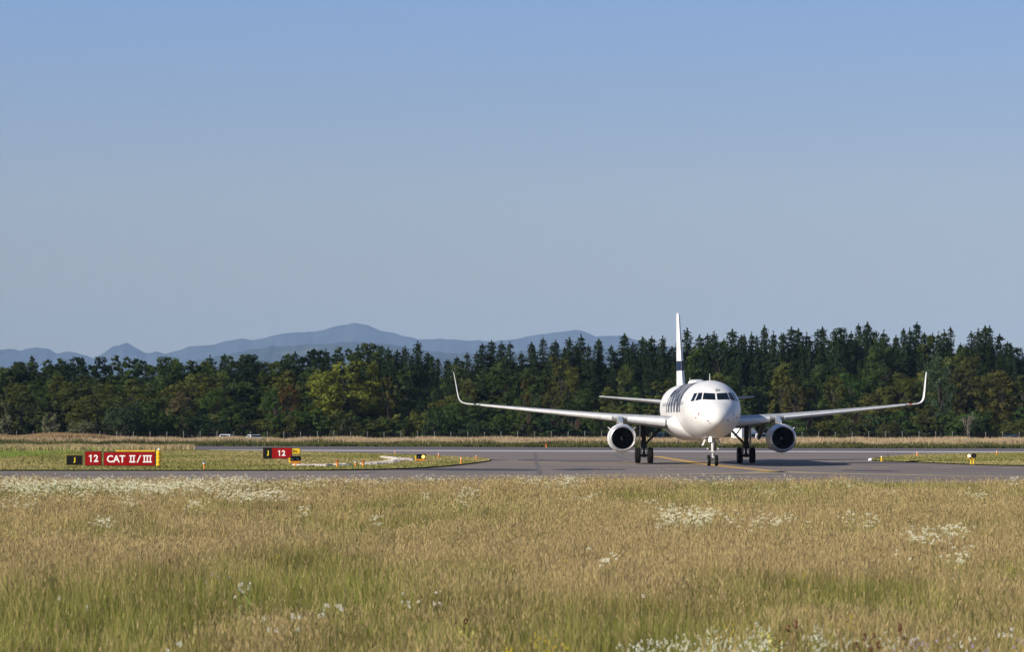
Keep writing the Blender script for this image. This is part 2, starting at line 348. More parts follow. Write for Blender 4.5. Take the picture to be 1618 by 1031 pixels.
def fpt(L, th, off=0.0):
    "th=0 at +x side, 90deg at top"
    top, bot, hw, zc = fsec(L); b = (top - zc) if math.sin(th) >= 0 else (zc - bot)
    return Vector(((hw + off) * math.cos(th), L, ZC + zc + (b + off) * math.sin(th)))
def fproj(x, z, off=0.006):
    "point of the nose surface at front-view position x, z (z relative to ZC)"
    def f(L):
        top, bot, hw, zc = fsec(L); b = (top - zc) if z >= zc else (zc - bot)
        return (x / max(hw, 1e-4))**2 + ((z - zc) / max(b, 1e-4))**2 - 1
    lo, hi = 0.01, 7.2
    for _ in range(40):
        m = (lo + hi) / 2
        if f(m) > 0: lo = m
        else: hi = m
    L = hi; e = 0.02
    top, bot, hw, zc = fsec(L); b = (top - zc) if z >= zc else (zc - bot)
    n = Vector((x / hw**2, 0, (z - zc) / b**2)); d = fsec(L + e)
    g = (x / d[2])**2 + ((z - d[3]) / ((d[0] - d[3]) if z >= d[3] else (d[3] - d[1])))**2 - 1
    n = Vector((2 * n.x, g / e, 2 * n.z)).normalized()
    return Vector((x, L, ZC + z)) + n * off
Ls = list(np.concatenate([[0.01, 0.04, 0.09, 0.15, 0.25], np.arange(0.4, 7.3, 0.2), np.arange(8, 29.6, 1.5), np.arange(30, 44.5, 0.75), [44.5]]))
mb = MB(); NS = 72
mb.loft([[fpt(L, 2 * math.pi * i / NS) for i in range(NS)] for L in Ls])
fus = mb.build('fuselage', WHITE, PLANE, smooth=True)
fus.data.set_sharp_from_angle(angle=R(80))
def front_patch(name, quad, m, off=0.008, parent=None, nu=8, nv=6):
    q = quad; mb = MB(); G = []
    for j in range(nv + 1):
        row = []
        for i in range(nu + 1):
            u, v = i / nu, j / nv
            x = (1 - v) * ((1 - u) * q[0][0] + u * q[1][0]) + v * ((1 - u) * q[3][0] + u * q[2][0])
            z = (1 - v) * ((1 - u) * q[0][1] + u * q[1][1]) + v * ((1 - u) * q[3][1] + u * q[2][1])
            row.append(mb.bm.verts.new(fproj(x, z, off)))
        G.append(row)
    for j in range(nv):
        for i in range(nu): mb._f([G[j][i], G[j][i + 1], G[j + 1][i + 1], G[j + 1][i]])
    return mb.build(name, m, parent or fus, smooth=True)
for s in (-1, 1):
    for q in ([(.06, .665), (.93, .70), (.80, 1.16), (.06, 1.12)], [(1.00, .70), (1.40, .60), (1.12, 1.17), (.87, 1.17)], [(1.47, .59), (1.66, .56), (1.39, 1.13), (1.18, 1.17)]):
        front_patch('cockpit_window', [(s * x, z) for x, z in q], GLASS)
        # thin dark seal round the pane
# fleet letters above the windscreen, small hatch marks, probes
def text_mesh(txt, size, ext=0.01, bold=0.0, sx=1.0):
    c = bpy.data.curves.new('t', 'FONT'); c.body = txt; c.size = size; c.extrude = ext; c.offset = bold; c.align_x = 'CENTER'; c.align_y = 'CENTER'; c.resolution_u = 3
    o = bpy.data.objects.new('t', c); COL.objects.link(o); bpy.context.view_layer.update()
    me = bpy.data.meshes.new_from_object(o.evaluated_get(bpy.context.evaluated_depsgraph_get())); bpy.data.objects.remove(o)
    for v in me.vertices: v.co.x *= sx
    me.materials.clear(); return me
me = text_mesh('ZH', 0.24, 0, 0.008)
for v in me.vertices: v.co = fproj(0.17 + v.co.x, 1.33 + v.co.y * 0.9, 0.01)
link('fleet_letters', me, fus, mat('dark_letters', (0.06, 0.06, 0.08), 0.5))
MARKR = mat('hatch_mark', (0.35, 0.16, 0.16), 0.5)
front_patch('hatch_mark', [(-1.27, -.40), (-1.20, -.40), (-1.20, -.20), (-1.27, -.20)], MARKR)
front_patch('hatch_mark', [(1.12, -.42), (1.17, -.42), (1.17, -.20), (1.12, -.20)], MARKR)
for s in (-1, 1):
    p = fproj(s * .66, -.75); MB().tube(p, p + Vector((s * .08, -.06, -.04)), .035, .02, 8).tube(p + Vector((s * .08, -.04, -.04)), p + Vector((s * .09, -.22, -.04)), .016, n=6).build('pitot_probe', DKMET, fus)
    p = fproj(s * 1.38, -.55); MB().tube(p, p + Vector((s * .09, -.05, 0)), .03, .02, 8).build('angle_vane', DKMET, fus)
# radome seam: a fine ring, panel lines
SEAM = mat('panel_seam', (0.42, 0.42, 0.43), 0.5)
def ring_line(name, L, a0, a1, w=0.02, m=SEAM):
    mb = MB(); n = 40
    A = [fpt(L - w / 2, a0 + (a1 - a0) * i / n, .003) for i in range(n + 1)]; B = [fpt(L + w / 2, a0 + (a1 - a0) * i / n, .003) for i in range(n + 1)]
    mb.loft([A, B], closed=False, cap=False); return mb.build(name, m, fus)
ring_line('radome_seam', 1.25, 0, 2 * math.pi, .018)
for L in (5.6, 8.0, 12.5, 17, 22, 27, 31): ring_line('skin_joint', L, 0, 2 * math.pi, .02)
# doors outlines on both sides
for s in (0, 1):
    for (L0, L1, z0, z1) in ((5.2, 6.1, -.45, 1.30), (6.9, 7.9, -1.45, -.75)):
        mb = MB()
        def P(L, z): 
            top, bot, hw, zc = fsec(L); b = (top - zc) if z > zc else (zc - bot); th = math.asin(max(-1, min(1, (z - zc) / b)))
            return fpt(L, math.pi - th if s == 0 else th, .004)
        w = .03
        for (a, b, c, d) in ((L0, L1, z0, z0 + w), (L0, L1, z1 - w, z1)):
            mb.poly([P(a, c), P(b, c), P(b, d), P(a, d)])
        for La in (L0, L1 - w):
            n = 8; A = [P(La, z0 + (z1 - z0) * i / n) for i in range(n + 1)]; B = [P(La + w, z0 + (z1 - z0) * i / n) for i in range(n + 1)]
            mb.loft([A, B], closed=False, cap=False)
        mb.build('cabin_door' if z0 > -1 else 'cargo_door', SEAM, fus)
# cabin windows
CWIN = mat('cabin_glass', (.22, .23, .25), .3, spec=.3)
for s in (0, 1):
    for k in range(44):
        L = 7.0 + k * 0.53
        mb = MB(); pts = []
        for i in range(10):
            a = 2 * math.pi * i / 10; th = R(13) + 0.17 * math.sin(a) / 2.0
            pts.append(fpt(L + 0.115 * math.cos(a), math.pi - th if s == 0 else th, .005))
        mb.poly(pts); mb.build('cabin_window', CWIN, fus)
# big navy lettering wrapped round the upper fuselage (starboard reads tail -> nose)
def wrap_letters(side):
    me = text_mesh('FINNAIR', 3.9, 0, 0.15)
    bm = bmesh.new(); bm.from_mesh(me)
    xs = [v.co.x for v in bm.verts]; ys = [v.co.y for v in bm.verts]; x0, x1, y0, y1 = min(xs), max(xs), min(ys), max(ys)
    for k in range(1, 26):
        y = y0 + (y1 - y0) * k / 26
        bmesh.ops.bisect_plane(bm, geom=bm.verts[:] + bm.edges[:] + bm.faces[:], plane_co=(0, y, 0), plane_no=(0, 1, 0))
    for v in bm.verts:
        u = (v.co.x - x0) / (x1 - x0); t = (v.co.y - y0) / (y1 - y0); th = R(-4) + t * R(82)
        if side == 0: v.co = fpt(24.6 - u * 15.4, math.pi - th, .008)
        else: v.co = fpt(9.2 + u * 15.4, th, .008)
    bmesh.ops.recalc_face_normals(bm, faces=bm.faces); bm.to_mesh(me); bm.free()
    link('airline_lettering', me, fus, NAVY)
wrap_letters(0); wrap_letters(1)
# antennas and satcom fairing on the crown
def blade(name, L, h, c0, c1, t=0.04, m=WHITE, sweep=.15, th=R(90)):
    b = fpt(L, th); mb = MB()
    mb.loft([[b + Vector((sx * t / 2, dy, -.05)) for sx, dy in ((-1, c0 * .5), (0, 0), (1, c0 * .5), (0, c0))],
             [b + Vector((sx * t / 3, sweep + dy, h)) for sx, dy in ((-1, c1 * .5), (0, 0), (1, c1 * .5), (0, c1))]])
    return mb.build(name, m, fus)
blade('antenna', 7.4, .50, .35, .10, .05)
blade('antenna', 27.0, .42, .3, .15, .05)
mb = MB(); rings = []
for t in np.linspace(0, 1, 15):
    L = 17.5 + 5.5 * t; e = math.sin(math.pi * min(1, max(0.02, t)) ) ** 0.45; w = .62 * e; h = .34 * e
    rings.append([Vector((w * math.copysign(abs(math.cos(a))**.7, math.cos(a)), L, ZC + 1.96 + h * math.copysign(abs(math.sin(a))**.7, math.sin(a)))) for a in [math.pi * 2 * i / 20 for i in range(20)]])
mb.loft(rings); mb.build('satcom_fairing', WHITE, fus, smooth=True)
# belly fairing
mb = MB(); rings = []
for L, w, t_, b_ in ((12.4, 1.0, -1.2, -1.98), (13.2, 1.75, -.8, -2.10), (14.2, 2.18, -.5, -2.18), (15.3, 2.46, -.28, -2.23), (16.4, 2.56, -.2, -2.25), (20, 2.50, -.3, -2.25), (24, 2.42, -.5, -2.24), (26, 2.1, -.8, -2.16), (28, 1.3, -1.3, -2.0)):
    zc = (t_ + b_) / 2 + .25; r = []
    for i in range(36):
        a = 2 * math.pi * i / 36; ca, sa = math.cos(a), math.sin(a); k = .74; ws = 1 - .30 * max(0, -sa)
        r.append(Vector((w * ws * .965 * math.copysign(abs(ca)**k, ca), L, ZC + zc + (t_ - zc if sa > 0 else zc - b_) * math.copysign(abs(sa)**.85, sa))))
    rings.append(r)
mb.loft(rings); mb.build('belly_fairing', WHITE, PLANE, smooth=True)
for (x, L) in ((-.5, 9.5), (.15, 11.5), (-.35, 13.2)):
    b = fpt(L, R(-90)); MB().box((x, L, ZC - 2.07 - .10), (.03, .35, .24), taper=.7).build('belly_antenna', DKMET, fus)

# ---- wings
def foil(n=13):
    t = [0.5 * (1 - math.cos(math.pi * i / n)) for i in range(n + 1)]
    th = lambda x: 5 * (.2969 * math.sqrt(x) - .1260 * x - .3516 * x * x + .2843 * x**3 - .1036 * x**4)
    up = [(x, th(x) * 1.05) for x in t]; lo = [(x, -th(x) * .95) for x in t]
    return list(reversed(up)) + lo[1:-1]
FOIL = foil()
def wsec(x, y, z, c, tc, tw=0.0, roll=0.0, s=1):
    "tw = nose-up twist, roll = rotation of the section's normal about the chord"
    out = []
    for (u, v) in FOIL:
        du = u * c; dv = v * c * tc
        yy = du * math.cos(tw) + dv * math.sin(tw); up = dv * math.cos(tw) - du * math.sin(tw)
        out.append(Vector((s * (x - up * math.sin(roll)), y + yy, z + up * math.cos(roll))))
    return out
def le(x): return 16.45 + (x - 1.9) * .53
def wz(x): return 3.12 + (x - 2.0) * .078 + .0008 * (x - 2)**2
def chord(x): return (23.35 - le(x) + (x - 1.9) * .02) if x < 6.4 else (4.55 + (x - 6.4) / (16.1 - 6.4) * (1.62 - 4.55))
def wtc(x): return np.interp(x, [1.9, 6.4, 16.1], [.138, .118, .108])
def wtw(x): return R(np.interp(x, [1.9, 6.4, 16.1], [3.6, 2.0, .2]))
def slatsec(x, s, fwd=.035, drop=.018):
    c = chord(x); tc = wtc(x) * 1.04; tw = wtw(x) + R(2)
    ups = [(u, v) for (u, v) in FOIL if v >= 0 and u <= .20]; los = [(u, v) for (u, v) in FOIL if v < 0 and u <= .10]
    pts = ups + los + [(.075, los[-1][1] * .25), (.12, ups[0][1] * .62)]
    out = []
    for (u, v) in pts:
        du = (u - fwd) * c; dv = (v * tc - drop) * c
        out.append(Vector((s * x, le(x) + du * math.cos(tw) + dv * math.sin(tw), wz(x) + dv * math.cos(tw) - du * math.sin(tw))))
    return out
for s in (-1, 1):
    xs = [1.2, 1.9, 2.6, 4, 5.2, 6.4, 8, 10, 12, 14, 15.3, 16.1]
    mb = MB(); mb.loft([wsec(x, le(x), wz(x), chord(x), wtc(x), wtw(x), 0, s) for x in xs])
    wing = mb.build('wing', WGREY, PLANE, smooth=True)
    # winglet
    path = [(16.1, 4.0, 0), (16.6, 6.5, 8), (17.0, 11, 20), (17.28, 21, 40), (17.46, 38, 60), (17.56, 62, 74), (17.66, 110, 81), (17.78, 180, 84), (17.92, 252, 85)]
    rings = []; z16 = wz(16.1)
    for (x, dz, roll) in path:
        dz = (dz - 4) / 100; k = dz / 2.48
        y = le(16.1) + (x - 16.1) * .62 + dz * .62; c = 1.62 - (x - 16.1) * .28 - k * .62
        rings.append(wsec(x, y, z16 + dz, max(c, .42), .09, .0, R(roll), s))
    mb = MB(); mb.loft(rings); mb.build('winglet', WHITE, wing, smooth=True)
    MB().box((s * 16.35, le(16.35) + .02, wz(16.35) + .03), (.22, .16, .07), taper=.7).build('navigation_light', mat('red_lens' if s > 0 else 'green_lens', (.4, .03, .02) if s > 0 else (.02, .15, .08), .2), wing)
    # slats
    for seg in ([2.55, 3.4, 4.3, 5.22], [6.35, 7.2, 8.45], [8.47, 9.6, 10.8], [10.82, 12, 13.35], [13.37, 14.6, 15.9]):
        mb = MB(); mb.loft([slatsec(x, s) for x in seg]); mb.build('slat', WHITE2, wing, smooth=True)
    # flap track fairings
    for (x, d, ln, h) in ((4.95, .55, 3.6, .62), (8.7, .30, 3.3, .55), (12.3, .22, 2.6, .42)):
        yb = le(x) + chord(x) * .55; zb = wz(x) - chord(x) * .055 - .06; rings = []
        for t in np.linspace(0, 1, 13):
            e = max(.03, math.sin(math.pi * t ** .8)) ** .6; zc = zb - d * .35 - t * (.55 + .9 * d)
            rings.append([Vector((s * (x + .19 * e * math.cos(a)), yb + ln * t, zc + h * .5 * e * math.sin(a))) for a in [2 * math.pi * i / 12 for i in range(12)]])
        mb = MB(); mb.loft(rings); mb.build('flap_track_fairing', BRNZ, wing, smooth=True)
    # flap line below the trailing edge (inboard)
    # ---- stabiliser
    mb = MB()
    mb.loft([wsec(x, 37.6 + x * .62, 4.62 + (x - 1) * .095, np.interp(x, [.7, 6.22], [4.0, 1.35]), .10, 0, 0, s) for x in (.7, 2, 4, 5.6, 6.1)] + [wsec(6.22, 37.6 + 6.22 * .62 + .2, 4.62 + 5.22 * .095, 1.0, .04, 0, 0, s)])
    mb.build('tailplane', WGREY, PLANE, smooth=True)
# ---- fin
def finsec(z, y, c, tc):
    return [Vector((v * c * tc, y + u * c, z)) for (u, v) in FOIL]
FZ = [(5.55, 34.2, 7.4, .085), (5.9, 35.35, 6.15, .10), (7.0, 36.2, 5.45, .10), (9, 37.75, 4.2, .10), (11, 39.3, 2.95, .095), (11.6, 39.8, 2.5, .09), (11.76, 40.1, 2.1, .05)]
mb = MB(); mb.loft([finsec(*f) for f in FZ]); fin = mb.build('fin', WHITE, PLANE, smooth=True)
def fin_at(z):
    return [float(np.interp(z, [f[0] for f in FZ], [f[k] for f in FZ])) for k in (1, 2, 3)]
mb = MB(); th = lambda x: 5 * (.2969 * math.sqrt(x) - .1260 * x - .3516 * x * x + .2843 * x**3 - .1036 * x**4)
def finpatch(z0, z1, u0, u1, s):
    rows = []
    for k in range(4):
        z = z0 + (z1 - z0) * k / 3; y, c, tc = fin_at(z)
        rows.append([Vector((s * (th(u) * 1.05 * c * tc + .008), y + u * c - .004, z)) for u in (0, .0006, .002, .005, .012, .03, .06, .12, .3, .55, u1)])
    mb.loft(rows, closed=False, cap=False)
for s in (-1, 1):
    finpatch(7.12, 7.88, .012, .80, s)
mb.build('tail_emblem', NAVY, fin, smooth=True)

# ---- engines
SPIRAL = mat('spiral_white', (.75, .75, .75), .5)
for s in (-1, 1):
    ex, ey, ez = s * 5.78, 13.9, 1.90
    outer = [(0.0, .86), (.03, .905), (.10, .94), (.25, .975), (.6, 1.015), (1.1, 1.04), (1.9, 1.045), (3.0, 1.00), (4.2, .88), (5.2, .66), (5.3, .64)]
    mb = MB(); mb.rev(outer[3:], (ex, ey, ez), n=48).rev([(5.3, .64), (5.3, .58), (4.6, .60)], (ex, ey, ez), n=48)
    nac = mb.build('engine', WHITE, PLANE, smooth=True)
    lip = [(.25, .977), (.10, .942), (.03, .907), (0.0, .86), (.03, .82), (.10, .79), (.25, .775)]
    MB().rev(lip, (ex, ey, ez), n=48).build('intake_lip', LIP, nac, smooth=True)
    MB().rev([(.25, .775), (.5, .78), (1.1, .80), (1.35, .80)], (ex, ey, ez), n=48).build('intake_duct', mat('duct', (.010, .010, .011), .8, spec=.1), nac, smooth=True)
    mb = MB()
    for k in range(22):
        a = 2 * math.pi * k / 22; rr_ = []
        for r in (.2, .4, .6, .79):
            w = .10 + .05 * r; tw = R(35 + 25 * r / .8); d = Vector((math.cos(a), 0, math.sin(a))); t_ = Vector((-math.sin(a), 0, math.cos(a)))
            rr_.append([d * r + (t_ * math.sin(tw) * q + Vector((0, math.cos(tw) * q, 0))) + Vector((ex, ey + 1.25, ez)) for q in (-w, w)])
        mb.loft(rr_, closed=False, cap=False)
    mb.rev([(1.5, .8), (1.5, .02)], (ex, ey, ez), n=32)
    mb.build('fan', mat('fan_blade', (.006, .006, .007), .6), nac)
    MB().rev([(.78, .005), (.86, .07), (1.0, .15), (1.18, .215), (1.3, .22)], (ex, ey, ez), n=24).build('spinner', BLACK, nac, smooth=True)
    mb = MB(); A = []; B = []
    for k in range(22):
        t = k / 21; a = 1.2 + t * 4.6; r = .05 + .10 * t; w = .022 * math.sin(math.pi * min(1, t + .12)) + .006
        yy = lambda q: float(np.interp(q, [.005, .07, .15, .215], [.78, .86, 1.0, 1.18])) - .012
        A.append(Vector((ex + (r - w) * math.cos(a), ey + yy(r - w), ez + (r - w) * math.sin(a)))); B.append(Vector((ex + (r + w) * math.cos(a), ey + yy(r + w), ez + (r + w) * math.sin(a))))
    mb.loft([A, B], closed=False, cap=False); mb.build('spinner_spiral', SPIRAL, nac)
    for sd in (-1, 1):   # strakes
        a = R(90 - sd * 52); p = Vector((ex + 1.04 * math.cos(a), ey + 1.0, ez + 1.04 * math.sin(a))); d = Vector((math.cos(a), 0, math.sin(a)))
        q = d.cross(Vector((0, 1, 0))) * .018
        mb = MB(); mb.prism([p + q, p + d * .24 + Vector((0, .55, 0)) + q, p + d * .24 + Vector((0, 1.1, 0)) + q, p + Vector((0, 1.25, 0)) + q], -q * 2); mb.build('nacelle_strake', WHITE, nac)
    a = R(222); p = Vector((ex + 1.04 * math.cos(a), ey + .75, ez + 1.04 * math.sin(a)))
    MB().box(p + Vector((-.05, .4, -.04)), (.20, .5, .10), taper=.8).build('drain_scoop', DKMET, nac)
    MB().box((ex, ey + .9, ez - 1.12), (.03, .12, .12)).build('drain_mast', DKMET, nac)
    for t_, rr0 in ((.26, .978), (1.9, 1.046), (3.3, .975)):
        MB().rev([(t_ - .012, rr0 + .004), (t_ + .012, rr0 + .004)], (ex, ey, ez), n=48).build('cowl_seam', SEAM, nac)
    # pylon
    mb = MB(); wz5 = wz(5.78)
    mb.loft([[Vector((ex + a * w, y, z)) for a, z in ((-1, z0), (1, z0), (.8, z1), (-.8, z1))] for (y, w, z0, z1) in
             ((ey + 1.5, .05, ez + .95, ez + 1.12), (ey + 2.4, .16, ez + .9, ez + 1.25), (ey + 3.6, .20, ez + .7, wz5 - .10), (ey + 4.9, .20, ez + .6, wz5 + .12), (ey + 6.5, .18, ez + .8, wz5 + .0), (ey + 8.5, .06, wz5 - .35, wz5 - .1))])
    mb.build('pylon', LIP, PLANE, smooth=True)

# ---- landing gear
def wheel(parent, x, y, r, w, hub=.5):
    mb = MB(); prof = [(-w / 2 * .75, r * hub), (-w / 2, r * .72), (-w / 2 * .96, r * .90), (-w / 2 * .7, r * .985), (-w * .2, r), (w * .2, r), (w / 2 * .7, r * .985), (w / 2 * .96, r * .90), (w / 2, r * .72), (w / 2 * .75, r * hub)]
    mb.rev([(p[0], p[1]) for p in prof], (x, y, r), axis='X', n=36)
    for g in (-.22, 0, .22):
        mb.rev([(g * w - .008, r + .001), (g * w - .008, r + .004), (g * w + .008, r + .004), (g * w + .008, r + .001)], (x, y, r), axis='X', n=36)
    mb.mi = 1
    for sd in (-1, 1): mb.rev([(sd * w / 2 * .75, r * hub), (sd * w / 2 * .80, r * hub * .94), (sd * w / 2 * .45, r * hub * .75), (sd * w / 2 * .45, r * .16), (sd * w / 2 * .8, r * .15), (sd * w / 2 * .8, .01)], (x, y, r), axis='X', n=36)
    return mb.build('wheel', [RUB, RIM], parent, smooth=True)
NL = 5.07
mb = MB(); mb.tube((0, NL, .36), (0, NL - .05, 1.05), .075, n=14).tube((0, NL - .05, 1.0), (0, NL - .15, 2.15), .115, n=16).tube((-.33, NL, .38), (.33, NL, .38), .06, n=10)
mb.tube((0, NL + .1, .95), (0, NL + .28, .72), .035).tube((0, NL + .28, .72), (0, NL + .08, .45), .03)
mb.box((0, NL - .06, 1.02), (.30, .26, .12)).box((0, NL - .04, .62), (.16, .20, .10))
ngear = mb.build('nose_gear', GEARW, PLANE, smooth=True)
MB().tube((.10, NL + .1, 1.0), (.02, NL + 1.3, 2.0), .05).tube((.16, NL - .02, 1.05), (.20, NL + .9, 2.0), .045).tube((-.10, NL + .1, 1.0), (-.02, NL + 1.3, 2.0), .05).build('drag_strut', GEARD, ngear)
MB().box((.14, NL - .16, 1.12), (.12, .12, .20)).tube((-.13, NL - .1, 1.35), (-.13, NL - .1, .75), .018).tube((.13, NL - .12, 1.5), (.13, NL - .1, .7), .018).tube((-.30, NL - .08, 1.22), (.30, NL - .08, 1.22), .035).build('steering_actuator', GEARD, ngear)
for s in (-1, 1): wheel(ngear, s * .262, NL, .385, .225, .5)
for s in (-1, 1):
    MB().box((s * .36, NL - .12, 1.22), (.10, .12, .10)).build('turnoff_light', GEARW, ngear)
def lampobj(name, c, r, m, parent):
    mb = MB(); mb.rev([(-.01, .001), (0, r * .6), (.02, r)], c, n=20); mb.mi = 1; mb.rev([(.02, r), (.03, r * 1.12), (.16, r * .8), (.2, .01)], c, n=20)
    return mb.build(name, [m, GEARW], parent, smooth=True)
lampobj('taxi_light', (-.21, NL - .32, 1.80), .11, LAMPW, ngear); lampobj('takeoff_light', (-.17, NL - .30, 1.98), .07, LAMPW, ngear)
lampobj('takeoff_light', (.19, NL - .32, 1.72), .05, LENS, ngear)
for s in (-1, 1):   # gear doors
    mb = MB(); mb.prism([(s * .44, NL + .2, 1.86), (s * .44, NL + 1.7, 1.86), (s * .62, NL + 1.65, 1.42), (s * .62, NL + .3, 1.42)], (s * .03, 0, .008)); mb.build('nose_gear_door', WHITE2, ngear)
mb = MB(); mb.box((0, NL + .7, ZC - 2.035), (.78, 2.3, .04)); mb.build('wheel_bay', BLACK, ngear)
for s in (-1, 1):
    gx = s * 3.795; T = Vector((gx + s * .05, LM - .1, 3.1))
    mb = MB(); mb.tube((gx, LM, .55), (gx, LM, 1.15), .10, n=16).tube((gx, LM, 1.1), T, .165, .19, n=18).tube((gx - .5, LM, .585), (gx + .5, LM, .585), .10, n=12)
    mb.tube((gx, LM + .2, .6), (gx, LM + .55, 1.0), .045).tube((gx, LM + .55, 1.0), (gx, LM + .15, 1.45), .045).box((gx, LM, 1.2), (.42, .36, .18)).box((gx, LM - .05, .6), (.28, .36, .30), taper=.8)
    mb.tube((gx + s * .02 - .2, LM - .12, 1.6), (gx - .2, LM - .12, .75), .03).tube((gx + .2, LM - .12, 1.5), (gx + .18, LM - .12, .75), .025)
    mg = mb.build('main_gear', GEARD, PLANE, smooth=True)
    MB().tube((gx - s * .12, LM, 1.45), (gx - s * 1.35, LM - .1, 2.72), .085).tube((gx - s * .75, LM - .05, 2.12), (gx - s * .30, LM - .2, 2.75), .045).box((gx - s * .78, LM - .05, 2.1), (.18, .2, .18)).build('side_stay', GEARD, mg)
    mb = MB(); mb.prism([(gx + s * .26, LM - .55, 3.0), (gx + s * .26, LM + .45, 3.0), (gx + s * .30, LM + .4, 1.75), (gx + s * .26, LM + .1, 1.25), (gx + s * .26, LM - .35, 1.25), (gx + s * .30, LM - .5, 1.75)], (s * .05, 0, 0)); mb.build('main_gear_door', WGREY, mg)
    for q in (-1, 1): wheel(mg, gx + q * .465, LM, .585, .415, .46)
    lampobj('landing_light', (s * 2.75, le(2.75) + .6, wz(2.75) - .5), .07, LENS, PLANE)

# ------------------------------------------------------------------ guidance signs
TZ = 0.09   # turf height
def sign(name, label, cat, px0, px1, ytop, ybot, gy, panels, frame=FRAME, depth=.30, group=None, rz=0.0):
    base = gnd((px0 + px1) / 2, gy, TZ); Y = base.y; w = (px1 - px0) * Y / F; zt = at(px0, ytop, Y).z; zb = at(px0, ybot, Y).z
    root = empty(name, (base.x, Y, TZ), rz, label=label, cat=cat, group=group); h = zt - zb; zc = (zt + zb) / 2 - TZ
    MB().box((0, depth / 2, zc), (w, depth, h)).build('cabinet', frame, root, bevel=.015)
    k = max(2, int(w / .9))
    for i in range(k): MB().tube((-w / 2 + w * (i + .5) / k, depth / 2, -.02), (-w / 2 + w * (i + .5) / k, depth / 2, zc - h / 2 + .02), .035, n=8).build('leg', DKMET, root)
    for (f0, f1, m, txt, tm, tx, th_, sx) in panels:
        mg = .045
        xa, xb = -w / 2 + f0 * w, -w / 2 + f1 * w; xa += mg if f0 == 0 else 0; xb -= mg if f1 == 1 else 0
        pn = MB().box(((xa + xb) / 2, -.006, zc), (xb - xa, .02, h - 2 * mg)).build('panel', m, root)
        cx = xa + (xb - xa) * tx
        if txt: lettering(pn, txt, cx, zc, th_, tm, sx)
    return root
def lettering(parent, txt, cx, zc, th_, tm, sx):
    if txt == 'CATII':
        me = text_mesh('CAT', th_ * 1.42, .004, .018, sx); put_text('lettering', me, parent, cx - .68, zc, th_, tm, 1.22)
        mb = MB()
        def bar(x0, x1, z0, z1, sh=0):
            mb.prism([(cx + x0, -.024, zc + z0), (cx + x1, -.024, zc + z0), (cx + x1 + sh, -.024, zc + z1), (cx + x0 + sh, -.024, zc + z1)], (0, .006, 0))
        H2 = th_ / 2; t = .085
        for (a, b, n) in ((.20, .60, 2), (1.10, 1.70, 3)):
            bar(a, b, H2 - t, H2); bar(a, b, -H2, -H2 + t)
            for i in range(n):
                xc = a + .10 + (b - a - .20) * i / (n - 1); bar(xc - .04, xc + .04, -H2 + t, H2 - t)
        bar(.68, .77, -H2, H2, .22)
        mb.build('numerals', tm, parent)
    elif txt == '12':
        me = text_mesh('2', th_ * 1.42, .004, .022, sx); put_text('lettering', me, parent, cx + th_ * .42, zc, th_, tm, th_ * .62)
        a = th_; x1 = cx - a * .20; y_ = -.024; P3 = [(x1, -a / 2), (x1, a / 2), (x1 - a * .12, a / 2), (x1 - a * .36, a * .34), (x1 - a * .36, a * .19), (x1 - a * .17, a * .26), (x1 - a * .17, -a / 2)]
        MB().prism([(px_, y_, zc + pz) for px_, pz in P3], (0, .006, 0)).build('lettering', tm, parent)
    else:
        me = text_mesh(txt, th_ * 1.42, .004, .026 if tm is not BLACK else .01, sx); put_text('lettering', me, parent, cx, zc, th_, tm)
def put_text(name, me, parent, cx, zc, hgt, m, wid=None):
    ys = [v.co.y for v in me.vertices]; xs = [v.co.x for v in me.vertices]; k = hgt / (max(ys) - min(ys)); xm = (max(xs) + min(xs)) / 2; ym = (max(ys) + min(ys)) / 2
    kx = k if wid is None else wid / (max(xs) - min(xs))
    for v in me.vertices:
        x, y, z = v.co; v.co = (cx + (x - xm) * kx, -.022 - z, zc + (y - ym) * k)
    return link(name, me, parent, m)
sign('taxiway_sign', 'small black sign with yellow J, leftmost on the grass beside the red 12 sign', 'sign', 104, 130.2, 719.2, 736.2, 737.6, [(0, 1, BLACK, 'J', LETY, .52, .36, 1)], frame=FRAMEY)
sign('holding_position_sign', 'square red sign reading 12 between the small black J sign and the CAT sign', 'sign', 133.6, 160.3, 713.3, 736.6, 737.8, [(0, 1, REDP, '12', LETW, .5, .49, 1.1)])
sign('category_sign', 'wide red sign reading CAT II/III on the mown grass at left', 'sign', 163.2, 245.5, 714.3, 737.2, 738.2, [(0, 1, REDP, 'CATII', LETW, .44, .49, 1.25)])
yb = gnd(214, 737.2, TZ)
yr = empty('yellow_sign_housing', (yb.x, yb.y + .7, TZ), 0, label='yellow sign housing with ribbed end post behind the wide red CAT sign', cat='sign')
w_ = 68 * yb.y / F; zt = at(214, 712.1, yb.y + .7).z - TZ
MB().box((-.05, 0, zt / 2 + .06), (w_ - .25, .32, zt - .12)).build('cabinet', YEL, yr, bevel=.02)
mb = MB(); prof = [(.0, .13)]
for k in range(4):
    z0 = .02 + k * (zt / 4); prof += [(z0, .175), (z0 + .05, .18), (z0 + .07, .15), (z0 + zt / 4 - .03, .145)]
prof += [(zt - .02, .17), (zt + .02, .12), (zt + .021, .01)]
mb.rev(prof, (w_ / 2 + .10, -.62, 0), axis='Z', n=20); mb.build('end_post', YEL, yr, smooth=True)
MB().rev([(zt + .0, .07), (zt + .08, .075), (zt + .14, .05), (zt + .16, .01)], (w_ / 2 + .12, -.62, 0), axis='Z', n=14).build('cap', LETW, yr, smooth=True)
sign('holding_position_sign', 'black and red sign reading J 12 behind the twin-lamp unit, right of the grass centre', 'sign', 415.2, 461.5, 707.6, 725.6, 727.2,
     [(0, .315, BLACK, 'J', LETY, .52, .43, 1), (.315, 1, REDP, '12', LETW, .47, .45, 1.0)])
